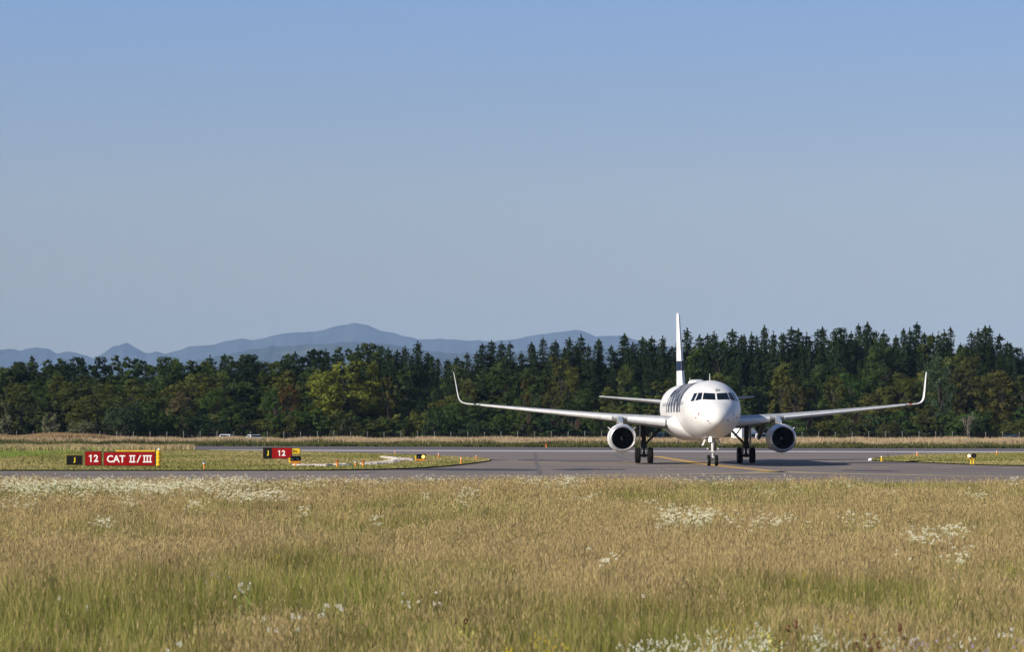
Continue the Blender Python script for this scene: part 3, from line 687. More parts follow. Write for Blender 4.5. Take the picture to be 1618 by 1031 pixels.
sign('distance_sign', 'small yellow sign with black m half hidden behind the J 12 sign', 'sign', 446, 474.5, 708.8, 718.2, 720.5, [(0, 1, YEL, '5m', BLACK, .72, .22, 1.1)], frame=FRAMEY)

# ------------------------------------------------------------------ runway guard lights (twin lamps)
def guard(label, px0, px1, ytop, ybot, gy, lit, yellow_left=True, two_legs=False):
    base = gnd((px0 + px1) / 2, gy, TZ if gy > 715 else 0); Y = base.y; k = Y / F; w = (px1 - px0) * k; zt = at(px0, ytop, Y).z - base.z; zb = at(px0, ybot, Y).z - base.z
    root = empty('runway_guard_light', (base.x, Y, base.z), 0, label=label, cat='warning light'); h = zt - zb; zc = (zt + zb) / 2
    mb = MB(); r = h / 2
    if two_legs:
        for q in (-1, 1): mb.rev([(-.05, r * 1.08), (0, r * 1.1), (.20, r * .8), (.26, .02)], (q * w / 4, 0, zc), n=20)
        mb.rev([(-.05, r * 1.08), (-.045, .01)], (-w / 4, .0, zc), n=20); mb.rev([(-.05, r * 1.08), (-.045, .01)], (w / 4, .0, zc), n=20)
    else: mb.box((0, .1, zc), (w, .26, h))
    mb.build('lamp_housing', BLACK, root, bevel=0 if two_legs else .05)
    for i, q in enumerate((-1, 1)):
        m = lit[i]; rr_ = .085 if m is LENS else .135
        mb = MB(); mb.rev([(-.075, .001), (-.07, rr_ * .6), (-.05, rr_ * .95), (-.03, rr_)], (q * w * .25, 0, zc + (0 if two_legs else -.02)), n=18); mb.mi = 1
        mb.rev([(-.17, rr_ * 1.08), (-.03, rr_ * 1.05)], (q * w * .25, 0, zc), n=18, a0=R(0), a1=R(180)); mb.build('lamp', [m, BLACK], root, smooth=True)
    if yellow_left:
        MB().box((-w / 2 - .055, .26, zc - .12), (.11, .16, h * 1.05)).build('back_panel', YEL, root, bevel=.02)
    mb = MB(); mb.box((0, .08, zb - .05), (w * (1.02 if not two_legs else .95), .10, .07))
    if two_legs: mb.tube((-.02, .1, zb - .04), (-.02, .1, -.02), .05).tube((.16, .1, zb - .04), (.16, .1, -.02), .05)
    else: mb.tube((0, .1, zb - .04), (0, .1, -.02), .055); mb.box((0, .1, zb - .12), (.34, .08, .12), taper=1.8)
    mb.build('stand', YEL if two_legs else ORG, root)
    return root
guard('unlit twin-lamp warning light on an orange stand in front of the J 12 sign', 458.6, 475.2, 721.4, 729.0, 737.6, (LENS, LENS))
guard('twin-lamp warning light with its right lamp glowing amber beside the limestone rubble', 657.8, 672.6, 718.2, 725.6, 729.6, (LENS, LAMPY))
guard('twin round warning lamps on two yellow legs, left lamp lit, on the right-hand grass', 1527.2, 1542.8, 717.2, 724.2, 734.0, (LAMPP, LENS), yellow_left=False, two_legs=True)

# ------------------------------------------------------------------ edge markers
def marker(name, label, px, ytop, gy, kind='plain', post=ORG, r=.05, grp='orange edge marker posts on the grass', z=TZ):
    b = gnd(px, gy, z); h = at(px, ytop, b.y).z - z
    root = empty(name, tuple(b), 0, label=label, cat='edge light' if kind != 'plain' else 'marker post', group=grp)
    ph = h if kind == 'plain' else h * .68
    MB().rev([(-.02, r * 1.5), (.03, r * 1.5), (.05, r), (ph * .96, r), (ph, r * .8), (ph + .004, .004)], axis='Z', n=14).build('post', post, root, smooth=True)
    if kind == 'plain':
        MB().rev([(ph * .80, r + .004), (ph * .92, r + .004)], axis='Z', n=14).build('reflective_band', LETW, root)
    else:
        cap = {'red': REDC, 'blue': BLUEC}[kind]
        MB().rev([(ph, r * 1.0), (ph + .01, r * 1.8), (ph + .05, r * 1.9), (ph + .06, r * 1.3)], axis='Z', n=14).build('collar', LETW if kind == 'blue' else ORG, root, smooth=True)
        k = 2.0 if kind == 'red' else 1.5
        MB().rev([(ph + .06, r * k * .9), (ph + (h - ph) * .6, r * k), (ph + (h - ph) * .85, r * k * .7), (h, .005)], axis='Z', n=16).build('lens', cap, root, smooth=True)
    return root
marker('edge_light', 'blue-topped orange edge light standing alone right of the CAT sign', 322.6, 729.6, 742.0, 'blue', r=.055)
marker('edge_light', 'red-capped orange edge light, nearest the twin-lamp unit at the J 12 sign', 532.8, 727.8, 738.6, 'red', r=.06)
marker('edge_light', 'thin blue-topped orange edge light between the two red-capped ones', 561.8, 728.0, 739.0, 'blue', r=.045)
marker('edge_light', 'red-capped orange edge light at the left end of the limestone rubble', 573.8, 728.6, 738.2, 'red', r=.06)
marker('marker_post', 'short pale orange post on the back edge of the left grass, above the rubble', 624.2, 714.2, 718.8, r=.045)
marker('marker_post', 'slim orange post right of the amber-lit warning light', 693.0, 716.6, 724.4, r=.05)
marker('marker_post', 'orange post near the tip of the left grass, closest to the viewer there', 728.6, 723.3, 733.6, r=.06)
marker('marker_post', 'small orange post on the back edge near the tip of the left grass', 752.4, 720.3, 726.4, r=.055)
marker('edge_light', 'small pale orange runway light at the far verge behind the left wing', 863.2, 701.2, 707.8, 'red', r=.07, z=0.0)
marker('marker_post', 'stout yellow post at the tip of the right-hand grass beside the white stone', 1393.2, 721.2, 729.2, post=YEL, r=.07)
marker('marker_post', 'small yellow post behind the stout one at the tip of the right-hand grass', 1403.4, 718.2, 724.4, post=YEL, r=.05)
marker('marker_post', 'orange post on the back edge of the right-hand grass, under the winglet', 1449.2, 714.8, 722.0, post=ORG, r=.06)
marker('marker_post', 'orange post on the back edge of the right-hand grass, nearest the right border', 1575.2, 712.8, 720.6, post=ORG, r=.055)
c = gnd(1375.5, 728.4)
mb = MB(); mb.rev([(-.02, .18), (.05, .20), (.12, .17), (.18, .09), (.20, .01)], (0, 0, 0), axis='Z', n=9)
o = mb.build('white_stone', LETW, None, smooth=True); o.location = c; o.rotation_euler = (0, 0, .6); tag(o, 'rounded white stone at the tip of the right-hand grass', 'stone')

# ------------------------------------------------------------------ perimeter fence
FY = 532.0
froot = empty('perimeter_fence', (0, FY, 0), 0, label='long wire fence on pale concrete posts along the foot of the forest', cat='fence')
sp = 26.4 * FY / F; p0 = at(448.4, 690, FY).x; k0 = -int((p0 + 84) / sp)
post0 = None; xs_ = []
for k in range(k0, k0 + 68):
    x = p0 + k * sp; xs_.append(x)
    if post0 is None:
        mb = MB(); mb.box((0, 0, .80), (.09, .09, 1.6)); mb.box((0, .08, 1.66), (.09, .09, .22), M=Matrix.Rotation(R(-30), 3, 'X')); post0 = mb.build('post', CONC, froot); o = post0
    else: o = post0.copy(); COL.objects.link(o); o.parent = froot
    o.location = (x, random.uniform(-.05, .05), random.uniform(-.12, .02)); o.rotation_euler = (0, random.uniform(-.02, .02), random.uniform(-.2, .2))
mb = MB()
for z in (.3, .7, 1.1, 1.5): mb.tube((xs_[0], .08, z), (xs_[-1], .08, z), .007, n=4)
x = xs_[0]
while x < xs_[-1]: mb.box((x, .08, .8), (.003, .003, 1.4)); x += .25
mb.build('wire_mesh', WIRE, froot)

# ------------------------------------------------------------------ vehicles behind the verge
def car(label, px, Y, rz, paint, L=4.2, Wd=1.75, Hh=1.34, van=False):
    p = at(px, 690, Y); root = empty('box_van' if van else 'parked_car', (p.x, Y, 0), rz, label=label, cat='van' if van else 'car')
    def prof(pts, wd, inset):
        rings = []
        for s_, k in ((-1, 1), (1, 1)): rings.append([Vector((x, s_ * wd / 2 * k, z)) for x, z in pts])
        return rings
    def cabin(zlist):
        pass
    if not van:
        body = [(-L / 2, .35), (-L / 2 + .05, .75), (-L / 2 + .25, .92), (-L * .18, .95), (L * .2, .92), (L / 2 - .2, .82), (L / 2, .62), (L / 2, .32)]
        mb = MB(); mb.loft([[Vector((x, -Wd / 2, z)) for x, z in body], [Vector((x, Wd / 2, z)) for x, z in body]])
        roof = [(-L * .47, .93), (-L * .40, Hh - .1), (-L * .30, Hh), (L * .02, Hh), (L * .10, Hh - .06), (L * .27, .92)]
        mb.loft([[Vector((x, -Wd / 2 * (.99 - .16 * (z - .93) / (Hh - .93)), z)) for x, z in roof], [Vector((x, Wd / 2 * (.99 - .16 * (z - .93) / (Hh - .93)), z)) for x, z in roof]])
        b = mb.build('body', paint, root, bevel=.05)
        zz = lambda t: .96 + (Hh - .10 - .96) * t
        yw = lambda z: Wd / 2 * (.99 - .16 * (z - .93) / (Hh - .93))
        mb = MB(); a0, a1 = Vector((L * .265, 0, .95)), Vector((L * .105, 0, Hh - .06)); n = Vector((.012, 0, .012))
        mb.prism([a0 + n + Vector((0, -yw(.95) + .1, 0)), a0 + n + Vector((0, yw(.95) - .1, 0)), a1 + n + Vector((0, yw(Hh) - .08, 0)), a1 + n + Vector((0, -yw(Hh) + .08, 0))], (.006, 0, .006)); mb.build('windscreen', GLASS, b)
        mb = MB(); a0, a1 = Vector((-L * .468, 0, .98)), Vector((-L * .405, 0, Hh - .12)); n = Vector((-.014, 0, .006))
        mb.prism([a0 + n + Vector((0, -yw(.95) + .14, 0)), a0 + n + Vector((0, yw(.95) - .14, 0)), a1 + n + Vector((0, yw(Hh) - .12, 0)), a1 + n + Vector((0, -yw(Hh) + .12, 0))], (-.006, 0, .002)); mb.build('rear_window', GLASS, b)
        for s_ in (-1, 1):
            for (x0, x1, x2, x3) in ((-L * .40, -L * .13, -L * .13, -L * .34), (-L * .11, L * .18, L * .07, -L * .11)):
                mb = MB(); mb.prism([(x0, s_ * (yw(.98) + .006), .98), (x1, s_ * (yw(.98) + .006), .98), (x2, s_ * (yw(Hh - .1) + .006), Hh - .1), (x3, s_ * (yw(Hh - .1) + .006), Hh - .1)], (0, s_ * .006, 0)); mb.build('side_window', GLASS, b)
            MB().box((L / 2 + .0, s_ * Wd * .36, .66), (.06, .3, .14)).build('headlight', LENS, b); MB().box((-L / 2 + .02, s_ * Wd * .42, .78), (.06, .2, .2)).build('tail_light', REDL, b)
    else:
        MB().box((-.35, 0, 1.30), (L * .78, Wd, Hh - .5)).build('cargo_box', paint, root, bevel=.06)
        b = MB().loft([[Vector((x, y, z)) for x, z in ((L * .30, .4), (L * .5, .4), (L * .5, 1.0), (L * .41, Hh * .83), (L * .30, Hh * .83))] for y in (-Wd * .48, Wd * .48)]).build('cab', paint, root, bevel=.05)
        MB().prism([(L * .497, -Wd * .4, 1.06), (L * .497, Wd * .4, 1.06), (L * .42, Wd * .4, Hh * .8), (L * .42, -Wd * .4, Hh * .8)], (.02, 0, .01)).build('windscreen', GLASS, b)
    for sx in (-1, 1):
        for s_ in (-1, 1):
            mb = MB(); mb.rev([(-.10, .16), (-.11, .28), (-.07, .32), (.07, .32), (.11, .28), (.10, .16), (.06, .02)], (sx * L * .31, s_ * (Wd / 2 - .1), .32), n=20); mb.mi = 1
            mb.rev([(s_ * .10, .2), (s_ * .09, .01)], (sx * L * .31, s_ * (Wd / 2 - .1), .32), n=16); mb.build('wheel', [RUB, RIM], root, smooth=True)
    return root
car('white hatchback with only its roof showing above the grass, left of the other white car', 360.2, 524, R(78), CARW)
car('white car with a dark windscreen half hidden by the grass at the forest foot', 402, 524, R(-72), CARW, Hh=1.28)
car('dark navy car half hidden by the verge grass near the right border', 1599.5, 526, R(-65), CARN, Hh=1.22)
car('white box van seen behind the right main landing gear', 1176, 519, R(52), CARW, L=4.3, Wd=1.9, Hh=2.35, van=True)
car('white car parked between the white box van and the right engine', 1203, 520, R(40), CARW, Hh=1.5)
car('dark grey car behind the left main landing gear, under the belly', 1047, 522, R(70), CARG, Hh=1.6)

# ------------------------------------------------------------------ hills
def ridge(name, pts, Y, depth, col, seed, foot=0.0):
    r = np.random.default_rng(seed); n = 700; m = 27
    px = np.linspace(pts[0][0], pts[-1][0], n); ty = np.interp(px, [p[0] for p in pts], [p[1] for p in pts])
    ty = np.convolve(np.pad(ty, 1, 'edge'), np.ones(3) / 3, 'valid')
    X = (px - 809) / F * Y; Z = H + (669 - ty) / F * Y
    jit = r.normal(0, 1, n + 40); jit = np.convolve(jit, np.ones(3) / 3, 'same')[:n]; big = np.convolve(r.normal(0, 1, n + 80), np.hanning(41) / 10, 'same')[:n]
    v = []; 
    for j in range(m):
        t = j / (m - 1) * 2 - 1           # -1 front foot .. 0 ridge .. 1 back foot
        prof = (1 - abs(t)) ** 1.15
        gul = np.convolve(r.normal(0, 1, n + 40), np.hanning(9) / 3, 'same')[:n] * 20 * (1 - prof) * prof * 4
        spur = big * 40 * math.sin(math.pi * prof)
        z = Z * prof + (jit * 3.4) * (prof > .05) + (gul + spur) * (prof < .999)
        z = np.minimum(z, Z * (prof + .10) if t < 0 else z); z = np.where(prof == 0, -0.5, z)
        for i in range(n): v.append((X[i] * (1 + t * depth / Y * .5), Y + t * depth, z[i]))
    loops = []; 
    for j in range(m - 1):
        for i in range(n - 1):
            a = j * n + i; loops += [a, a + 1, a + n + 1, a + n]
    me = npmesh(name, v, loops, [4] * (len(loops) // 4)); 
    mt = mat(name + '_forest', col, 1.0, spec=.05); noisy(mt, col, tuple(q * 1.7 for q in col), (1, .5, 1), .004, 8, .42, .6)
    noisy(mt, None, (.16, .15, .08), (1, .6, 1), .0023, 5, .63, .68, fac=.5)
    o = link(name, me, None, mt, smooth=True); return tag(o, kind='structure')
RID = [(-260, 566), (-120, 556), (0, 553), (18, 551), (30, 554.5), (57, 549), (75, 552), (90, 559), (110, 555), (125, 560), (150, 567), (178, 548), (190, 545), (200, 541.5), (215, 550), (232, 559), (250, 556), (262, 560), (290, 552), (300, 548), (330, 546), (380, 535), (400, 538), (430, 531), (450, 526.5), (500, 524), (512, 522), (530, 516), (560, 511), (580, 514), (600, 523), (620, 526), (640, 532), (660, 536), (700, 536), (770, 539.5), (810, 537.5), (850, 529), (880, 525), (903, 523), (911, 521.5), (920, 523), (940, 532), (980, 530.5), (1010, 540), (1050, 548), (1200, 556), (1500, 560), (1900, 566)]
ridge('hills', RID, 24000, 3200, (.022, .034, .028), 3)
RID2 = [(-260, 600), (200, 585), (300, 572), (360, 560), (430, 548), (480, 545), (560, 541), (620, 545), (680, 556), (760, 560), (860, 552), (930, 549), (1000, 556), (1100, 566), (1900, 600)]
ridge('foothills', RID2, 16500, 2400, (.018, .032, .022), 5)

# ------------------------------------------------------------------ foliage makers
def quads_from(P, Nn, S, asp=1.0, rs=None):
    "leaf quads: centres P, normals Nn, sizes S -> verts, loops, sizes"
    rs = rs or rng; n = len(P)
    Nn = Nn / (np.linalg.norm(Nn, axis=1, keepdims=True) + 1e-9)
    a = np.cross(Nn, rs.normal(size=(n, 3))); a /= (np.linalg.norm(a, axis=1, keepdims=True) + 1e-9); b = np.cross(Nn, a)
    S = S[:, None]; A = a * S * asp; B = b * S
    V = np.stack([P - A, P - B * .55 + A * .1, P + A, P + B * .55 - A * .1], 1).reshape(-1, 3)
    return V
def leafmesh(name, V, tint):
    n = len(V) // 4
    return npmesh(name, V, np.arange(n * 4), np.full(n, 4, np.int32), attr=np.repeat(tint, 4, 0))
def trunk(mb, p0, p1, r0, r1, wob=.1, n=6, rs=random):
    p0 = Vector(p0); p1 = Vector(p1); prev = p0
    for k in range(1, n + 1):
        t = k / n; q = p0.lerp(p1, t) + Vector((rs.uniform(-wob, wob), rs.uniform(-wob, wob), 0)) * (1 if k < n else 0)
        mb.tube(prev, q, r0 + (r1 - r0) * (k - 1) / n, r0 + (r1 - r0) * t, 7, caps=False); prev = q
def conifer_meshes(seed, Hh=16.0, Rm=2.7, dens=1.0, low=.10, gap=0.0):
    rs = np.random.default_rng(seed); P = []; Nn = []; S = []; T = []
    z = Hh * low
    while z < Hh * .985:
        t = (z - Hh * low) / (Hh * (1 - low)); Rr = Rm * (1 - t) ** .58 * rs.uniform(.70, 1.16) + .08
        nb = max(4, int((6 + 5 * (1 - t)) * dens)); a0 = rs.uniform(0, 6.28)
        for k in range(nb):
            if rs.random() < gap: continue
            a = a0 + 6.283 * k / nb + rs.normal(0, .22); L = Rr * rs.uniform(.55, 1.15); m = max(3, int(L / .20)); dro = rs.uniform(.18, .42)
            for q in range(m):
                f = (q + rs.uniform(.3, 1)) / m; rr_ = L * f
                zz = z - dro * L * f ** 1.2 + .22 * L * f ** 3 + rs.normal(0, .05)
                for w in range(2):
                    lat = rs.normal(0, .16 + .12 * L * f * (1 - f) * 2)
                    P.append((rr_ * math.cos(a) - lat * math.sin(a), rr_ * math.sin(a) + lat * math.cos(a), zz - abs(lat) * .5 - rs.uniform(0, .15)))
                    Nn.append((math.cos(a) * .8 + rs.normal(0, .5), math.sin(a) * .8 + rs.normal(0, .5), .9 + rs.normal(0, .4))); S.append(rs.uniform(.13, .27) * (1 - .15 * t))
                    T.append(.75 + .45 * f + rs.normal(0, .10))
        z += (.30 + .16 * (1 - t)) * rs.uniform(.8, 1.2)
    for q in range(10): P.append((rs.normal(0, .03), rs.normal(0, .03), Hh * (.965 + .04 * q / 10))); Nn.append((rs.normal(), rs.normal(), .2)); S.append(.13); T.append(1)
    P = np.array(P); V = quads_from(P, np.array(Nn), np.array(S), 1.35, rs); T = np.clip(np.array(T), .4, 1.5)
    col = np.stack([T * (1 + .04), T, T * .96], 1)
    mb = MB(); trunk(mb, (0, 0, -.2), (0, 0, Hh * .97), .20, .03, .04)
    for k in range(16):
        z = rs.uniform(.08, .5) * Hh; a = rs.uniform(0, 6.28); L = rs.uniform(.5, 1.6); mb.tube((0, 0, z), (L * math.cos(a), L * math.sin(a), z - .25 * L), .03, .01, 4, caps=False)
    tb = mb.build('trunk', BARK); tme = tb.data; bpy.data.objects.remove(tb)
    return leafmesh('crown', V, col), tme
def broadleaf_meshes(seed, Hh=12.0, Rx=3.2, low=.18, blobs=26, leaf=.17, n=9500, shape=1.0, loose=.0, pale=False):
    rs = np.random.default_rng(seed); rr = random.Random(seed); C = []; Rb = []
    cz = Hh * (low + (1 - low) * .52); rz = Hh * (1 - low) * .5
    # limbs carry the clumps
    mb = MB(); trunk(mb, (0, 0, -.2), (rr.uniform(-.3, .3), rr.uniform(-.3, .3), cz + rz * .3), .24, .07, .14, rs=rr)
    for k in range(blobs):
        for _ in range(30):
            u = rs.normal(size=3); u /= np.linalg.norm(u); f = rs.uniform(.35, 1.0) ** .6
            p = np.array([u[0] * Rx * f, u[1] * Rx * f, cz + u[2] * rz * f])
            hfrac = (p[2] - (cz - rz)) / (2 * rz); wlim = Rx * (1.0 if hfrac < .5 else math.sqrt(max(0, 1 - ((hfrac - .5) * 2) ** 2.2 * shape)) + .12)
            if math.hypot(p[0], p[1]) < wlim * .92 and all(np.linalg.norm(p - c) > .55 * Rx * .5 for c in C): break
        C.append(p); Rb.append(rs.uniform(.24, .46) * Rx * (1 - .35 * max(0, hfrac - .4)))
        mid = Vector((p[0] * .3, p[1] * .3, max(Hh * low * .8, p[2] - abs(p[2] - cz) * .4 - .9))); mb.tube((0, 0, max(.6, mid.z * .72)), mid, .09, .05, 5, caps=False).tube(mid, tuple(mid.lerp(Vector(p), .55)), .05, .02, 5, caps=False)
    tb = mb.build('trunk', BARK); tme = tb.data; bpy.data.objects.remove(tb)
    Rb = np.array(Rb); w = Rb ** 2 / np.sum(Rb ** 2); P = []; Nn = []; T = []
    for c, r_, k in zip(C, Rb, w):
        m = int(n * k); u = rs.normal(size=(m, 3)); u /= np.linalg.norm(u, axis=1, keepdims=True)
        ns = max(7, int(9 * (r_ / .9) ** 1.3)); sd = rs.normal(size=(ns, 3)); sd /= np.linalg.norm(sd, axis=1, keepdims=True); ki = rs.integers(0, ns, m)
        sr = rs.uniform(.26, .44, ns)[ki]; u = sd[ki] * .78 + u * sr[:, None] * (1 - np.abs(rs.normal(0, .12, m)))[:, None] * np.array([1, 1, .75])
        lob = 1 + .10 * np.sin(u[:, 0] * 5 + c[0] * 3) * np.sin(u[:, 1] * 5 + c[1]) * np.sin(u[:, 2] * 6 + c[2]) + .10 * np.sin(u[:, 0] * 13 + c[2]) * np.sin(u[:, 2] * 12)
        rad = r_ * lob * 1.05 * (1 - np.abs(rs.normal(0, .04 + loose, m))) * np.where(rs.random(m) < .08 + loose, rs.uniform(1.0, 1.35, m), 1)
        p = c + u * rad[:, None] * np.array([1, 1, .82]); P.append(p); Nn.append(u * .9 + rs.normal(0, .6, (m, 3)) + np.array([0, 0, .35])); T.append(np.full(m, rs.uniform(.8, 1.2)) * rs.uniform(.8, 1.25, ns)[ki] + rs.normal(0, .12, m))
    P = np.concatenate(P); Nn = np.concatenate(Nn); T = np.clip(np.concatenate(T), .45, 1.6); S = rs.uniform(.6, 1.25, len(P)) * leaf
    keep = P[:, 2] > .15; P, Nn, T, S = P[keep], Nn[keep], T[keep], S[keep]
    hue = rs.normal(0, .06, len(P)); col = np.stack([T * (1 + hue), T, T * (1 - hue)], 1)
    return leafmesh('crown', quads_from(P, Nn, S, 1.15, rs), col), tme
def withmat(pair, leaf=LEAF, bark=BARK):
    pair[0].materials.append(leaf)
    if not pair[1].materials: pair[1].materials.append(bark)
    return pair
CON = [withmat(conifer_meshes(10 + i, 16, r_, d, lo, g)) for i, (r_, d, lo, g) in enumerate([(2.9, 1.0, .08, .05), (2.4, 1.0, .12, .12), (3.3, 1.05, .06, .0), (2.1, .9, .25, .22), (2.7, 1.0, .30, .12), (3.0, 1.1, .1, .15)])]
BRO = [withmat(broadleaf_meshes(30 + i, 12, rx, lo, nb, lf, nn, sh, lo2)) for i, (rx, lo, nb, lf, nn, sh, lo2) in enumerate(
    [(3.2, .15, 28, .16, 10000, 1.0, 0), (2.6, .10, 26, .15, 9500, .9, .03), (3.7, .2, 30, .16, 11000, 1.0, 0), (2.9, .08, 30, .15, 10500, .8, .05), (2.3, .12, 24, .15, 8500, 1.0, .08), (3.4, .12, 34, .14, 11000, .9, .02)])]
BUS = [withmat(broadleaf_meshes(50 + i, 4, rx, .0, nb, .11, 5200, .8, .05)) for i, (rx, nb) in enumerate([(2.0, 16), (1.6, 14), (2.5, 20)])]
def tree(kind, i, px, Y, ytop, wpx=None, col=(.05, .07, .03), label='', cat='tree', group=None, name=None, bark=None, zsink=0.0):
    lib, hh, rx = {'c': (CON, 16.0, 2.8), 'b': (BRO, 12.0, 3.0), 's': (BUS, 4.0, 2.0)}[kind]
    cr, tr = lib[i % len(lib)]
    p = at(px, 600, Y); h = at(px, ytop, Y).z; sz = h / hh; sx = (wpx * Y / F / 2 / rx) if wpx else sz * random.uniform(.85, 1.2)
    root = empty(name or {'c': 'conifer_tree', 'b': 'broadleaf_tree', 's': 'bush'}[kind], (p.x, Y, 0), random.uniform(0, 6.28), label=label, cat=cat, group=group)
    root.scale = (sx, sx, sz)
    a = link('crown', cr, root); a.color = (*col, 1); b = link('trunk', tr, root)
    if bark: b.material_slots[0].link = 'OBJECT'; b.material_slots[0].material = bark
    return root
def jit(c, v=.2, h=.10):
    k = random.uniform(1 - v, 1 + v); return (c[0] * k * random.uniform(1 - h, 1 + h), c[1] * k, c[2] * k * random.uniform(1 - h, 1 + h))
DKC = (.024, .041, .018); MID = (.062, .090, .026); OLV = (.094, .106, .027); GRN = (.055, .096, .024); BRN = (.105, .075, .035); PALE = (.105, .13, .062); YG = (.15, .16, .020)
def zone(px):
    Z_ = [(150, 'left of the pointed blue peak'), (300, 'above the red signs'), (470, 'between the pointed peak and the yellow-green tree'), (640, 'around the yellow-green tree'),
          (760, 'just left of the left winglet'), (940, 'above the left wing'), (1068, 'between the left engine and the tail fin'), (1180, 'between the tail fin and the right wing root'), (1300, 'above the right engine'), (1450, 'above the outer right wing')]
    for x, t in Z_:
        if px < x: return t
    return 'at the far right, beyond the right winglet'
# silhouette: (px, y of the tip)
TOPS = [(-90, 566), (-60, 562), (-28, 568), (5, 569), (28, 573), (50, 562), (80, 564), (108, 568), (130, 564), (160, 570), (196, 559), (228, 565), (258, 570), (287, 562), (316, 566), (332, 562), (355, 560), (372, 558), (398, 566),
        (420, 568), (446, 557), (466, 556), (486, 549), (502, 551), (515, 552), (530, 556), (549, 545.5), (566, 545), (582, 549), (596, 546), (614, 549), (628, 552), (640, 547.5), (660, 539.5), (676, 556), (692, 566), (706, 569), (722, 564), (738, 558), (762, 543), (777, 538), (793, 539.5), (806, 541),
        (823, 571), (840, 541), (858, 534.5), (878, 538), (900, 534), (918, 528.5), (946, 536), (966, 546), (987, 527.5), (1000, 541), (1015, 532), (1030, 532), (1047, 531.5), (1062, 548), (1086, 519), (1106, 529), (1118, 527), (1128, 524.5), (1144, 536), (1157, 519), (1172, 530), (1188, 525), (1208, 514.5), (1222, 524), (1238, 527),
        (1251, 515.5), (1262, 519), (1275, 526), (1292, 521), (1300, 517), (1318, 521), (1330, 528), (1345, 524), (1357, 512), (1371, 509.5), (1380, 532), (1397, 522), (1416, 531), (1428, 519), (1438, 518), (1449, 510), (1461, 526), (1474, 527), (1492, 521), (1502, 516.5), (1518, 540), (1535, 524), (1546, 520), (1557, 515), (1564, 515), (1580, 528), (1592, 540), (1605, 542), (1622, 550), (1650, 528), (1680, 520), (1710, 530), (1740, 522)]
tnames = {'c': 'dark spruce on the forest skyline ', 'b': 'leafy green tree on the forest skyline '}
for k, (px, ty) in enumerate(TOPS):
    con = (px > 650 and random.random() < .985) or (600 < px <= 650 and random.random() < .5) or (px <= 600 and random.random() < .22)
    if px in (640, 660, 50, 130, 614): con = True
    if px in (1605, 1622, 823, 1518): con = False
    if px in (1086, 1557): con = True
    kd = 'c' if con else 'b'; Y = 590 + random.uniform(-5, 8)
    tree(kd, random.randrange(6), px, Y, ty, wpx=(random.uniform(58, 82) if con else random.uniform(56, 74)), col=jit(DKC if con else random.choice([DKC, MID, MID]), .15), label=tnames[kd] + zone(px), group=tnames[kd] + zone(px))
prof_y = lambda px: float(np.interp(px, [t[0] for t in TOPS], [t[1] for t in TOPS]))
def row(Y, step, f0, f1, pcon, cols, w, what, x0=-110, x1=1740):
    px = x0
    while px < x1:
        ty0 = np.mean([prof_y(px - 25), prof_y(px), prof_y(px + 25)]); f = random.uniform(f0, f1); ty = 690 - (690 - ty0) * f
        kd = 'c' if random.random() < (pcon if px > 480 else pcon * .35) else 'b'
        lb = ('dark spruce ' if kd == 'c' else 'broadleaf tree ') + what + ' ' + zone(px)
        tree(kd, random.randrange(6), px + random.uniform(-.3, .3) * step, Y + random.uniform(-4, 4), ty, wpx=random.uniform(*w) * (.8 if kd == 'c' else 1), col=jit(DKC if kd == 'c' else random.choice(cols), .2), label=lb, group=lb)
        px += step * random.uniform(.8, 1.2)
row(584, 22, .88, .97, .85, [DKC, DKC, MID], (56, 70), 'just behind the forest skyline')
row(578, 27, .70, .88, .8, [DKC, MID, MID], (44, 60), 'in the second forest rank')
row(567, 31, .60, .80, .42, [MID, MID, OLV, DKC, OLV], (46, 66), 'in the middle forest rank')
row(557, 38, .42, .62, .15, [MID, OLV, MID, GRN, OLV], (44, 62), 'in the front forest rank')
# trees one picks out
YGT = 'tall yellow-green tree, brightest in the forest, left of the airliner'
t = tree('b', 2, 541, 553, 572, wpx=84, col=(.150, .170, .028), label=YGT, name='broadleaf_tree', cat='tree')
tree('b', 0, 583, 556, 566, wpx=52, col=(.095, .112, .022), label='olive-yellow tree touching the tall yellow-green tree on its right', cat='tree')
tree('b', 4, 613, 552, 592, wpx=34, col=(.10, .095, .028), label='slim olive tree with amber top right of the yellow-green tree', cat='tree')
tree('b', 1, 457, 551, 596, wpx=34, col=(.095, .060, .024), label='reddish-brown autumn tree left of the yellow-green tree', cat='tree')
tree('b', 3, 286, 540, 624, wpx=46, col=(.135, .115, .058), label='round tan-leaved tree above the right end of the CAT sign', cat='tree')
tree('b', 5, 1486, 549, 559, wpx=52, col=(.062, .098, .052), label='tall rounded blue-green tree right of the right winglet', cat='tree')
tree('b', 0, 1584, 548, 582, wpx=66, col=(.092, .088, .026), label='broad olive tree near the right border', cat='tree')
tree('b', 2, 1528, 549, 566, wpx=50, col=(.075, .078, .025), label='dark olive tree behind the bare tree', cat='tree')
tree('b', 3, 1466, 541, 643, wpx=50, col=(.085, .09, .028), label='round olive bushy tree under the right winglet', cat='tree')
tree('b', 1, 1256, 550, 596, wpx=40, col=(.085, .078, .03), label='brownish-olive tree above the right engine', cat='tree')
tree('b', 4, 828, 549, 597, wpx=26, col=(.115, .095, .028), label='slim tree with a yellow top above the left wing', cat='tree')
tree('b', 1, 874, 549, 600, wpx=34, col=(.085, .085, .03), label='olive tree above the middle of the left wing', cat='tree')
tree('b', 4, 12, 546, 614, wpx=24, col=PALE, label='pale green slender tree at the left border', cat='tree')
tree('b', 3, 34, 547, 624, wpx=30, col=(.085, .11, .04), label='pale green tree second from the left border', cat='tree')
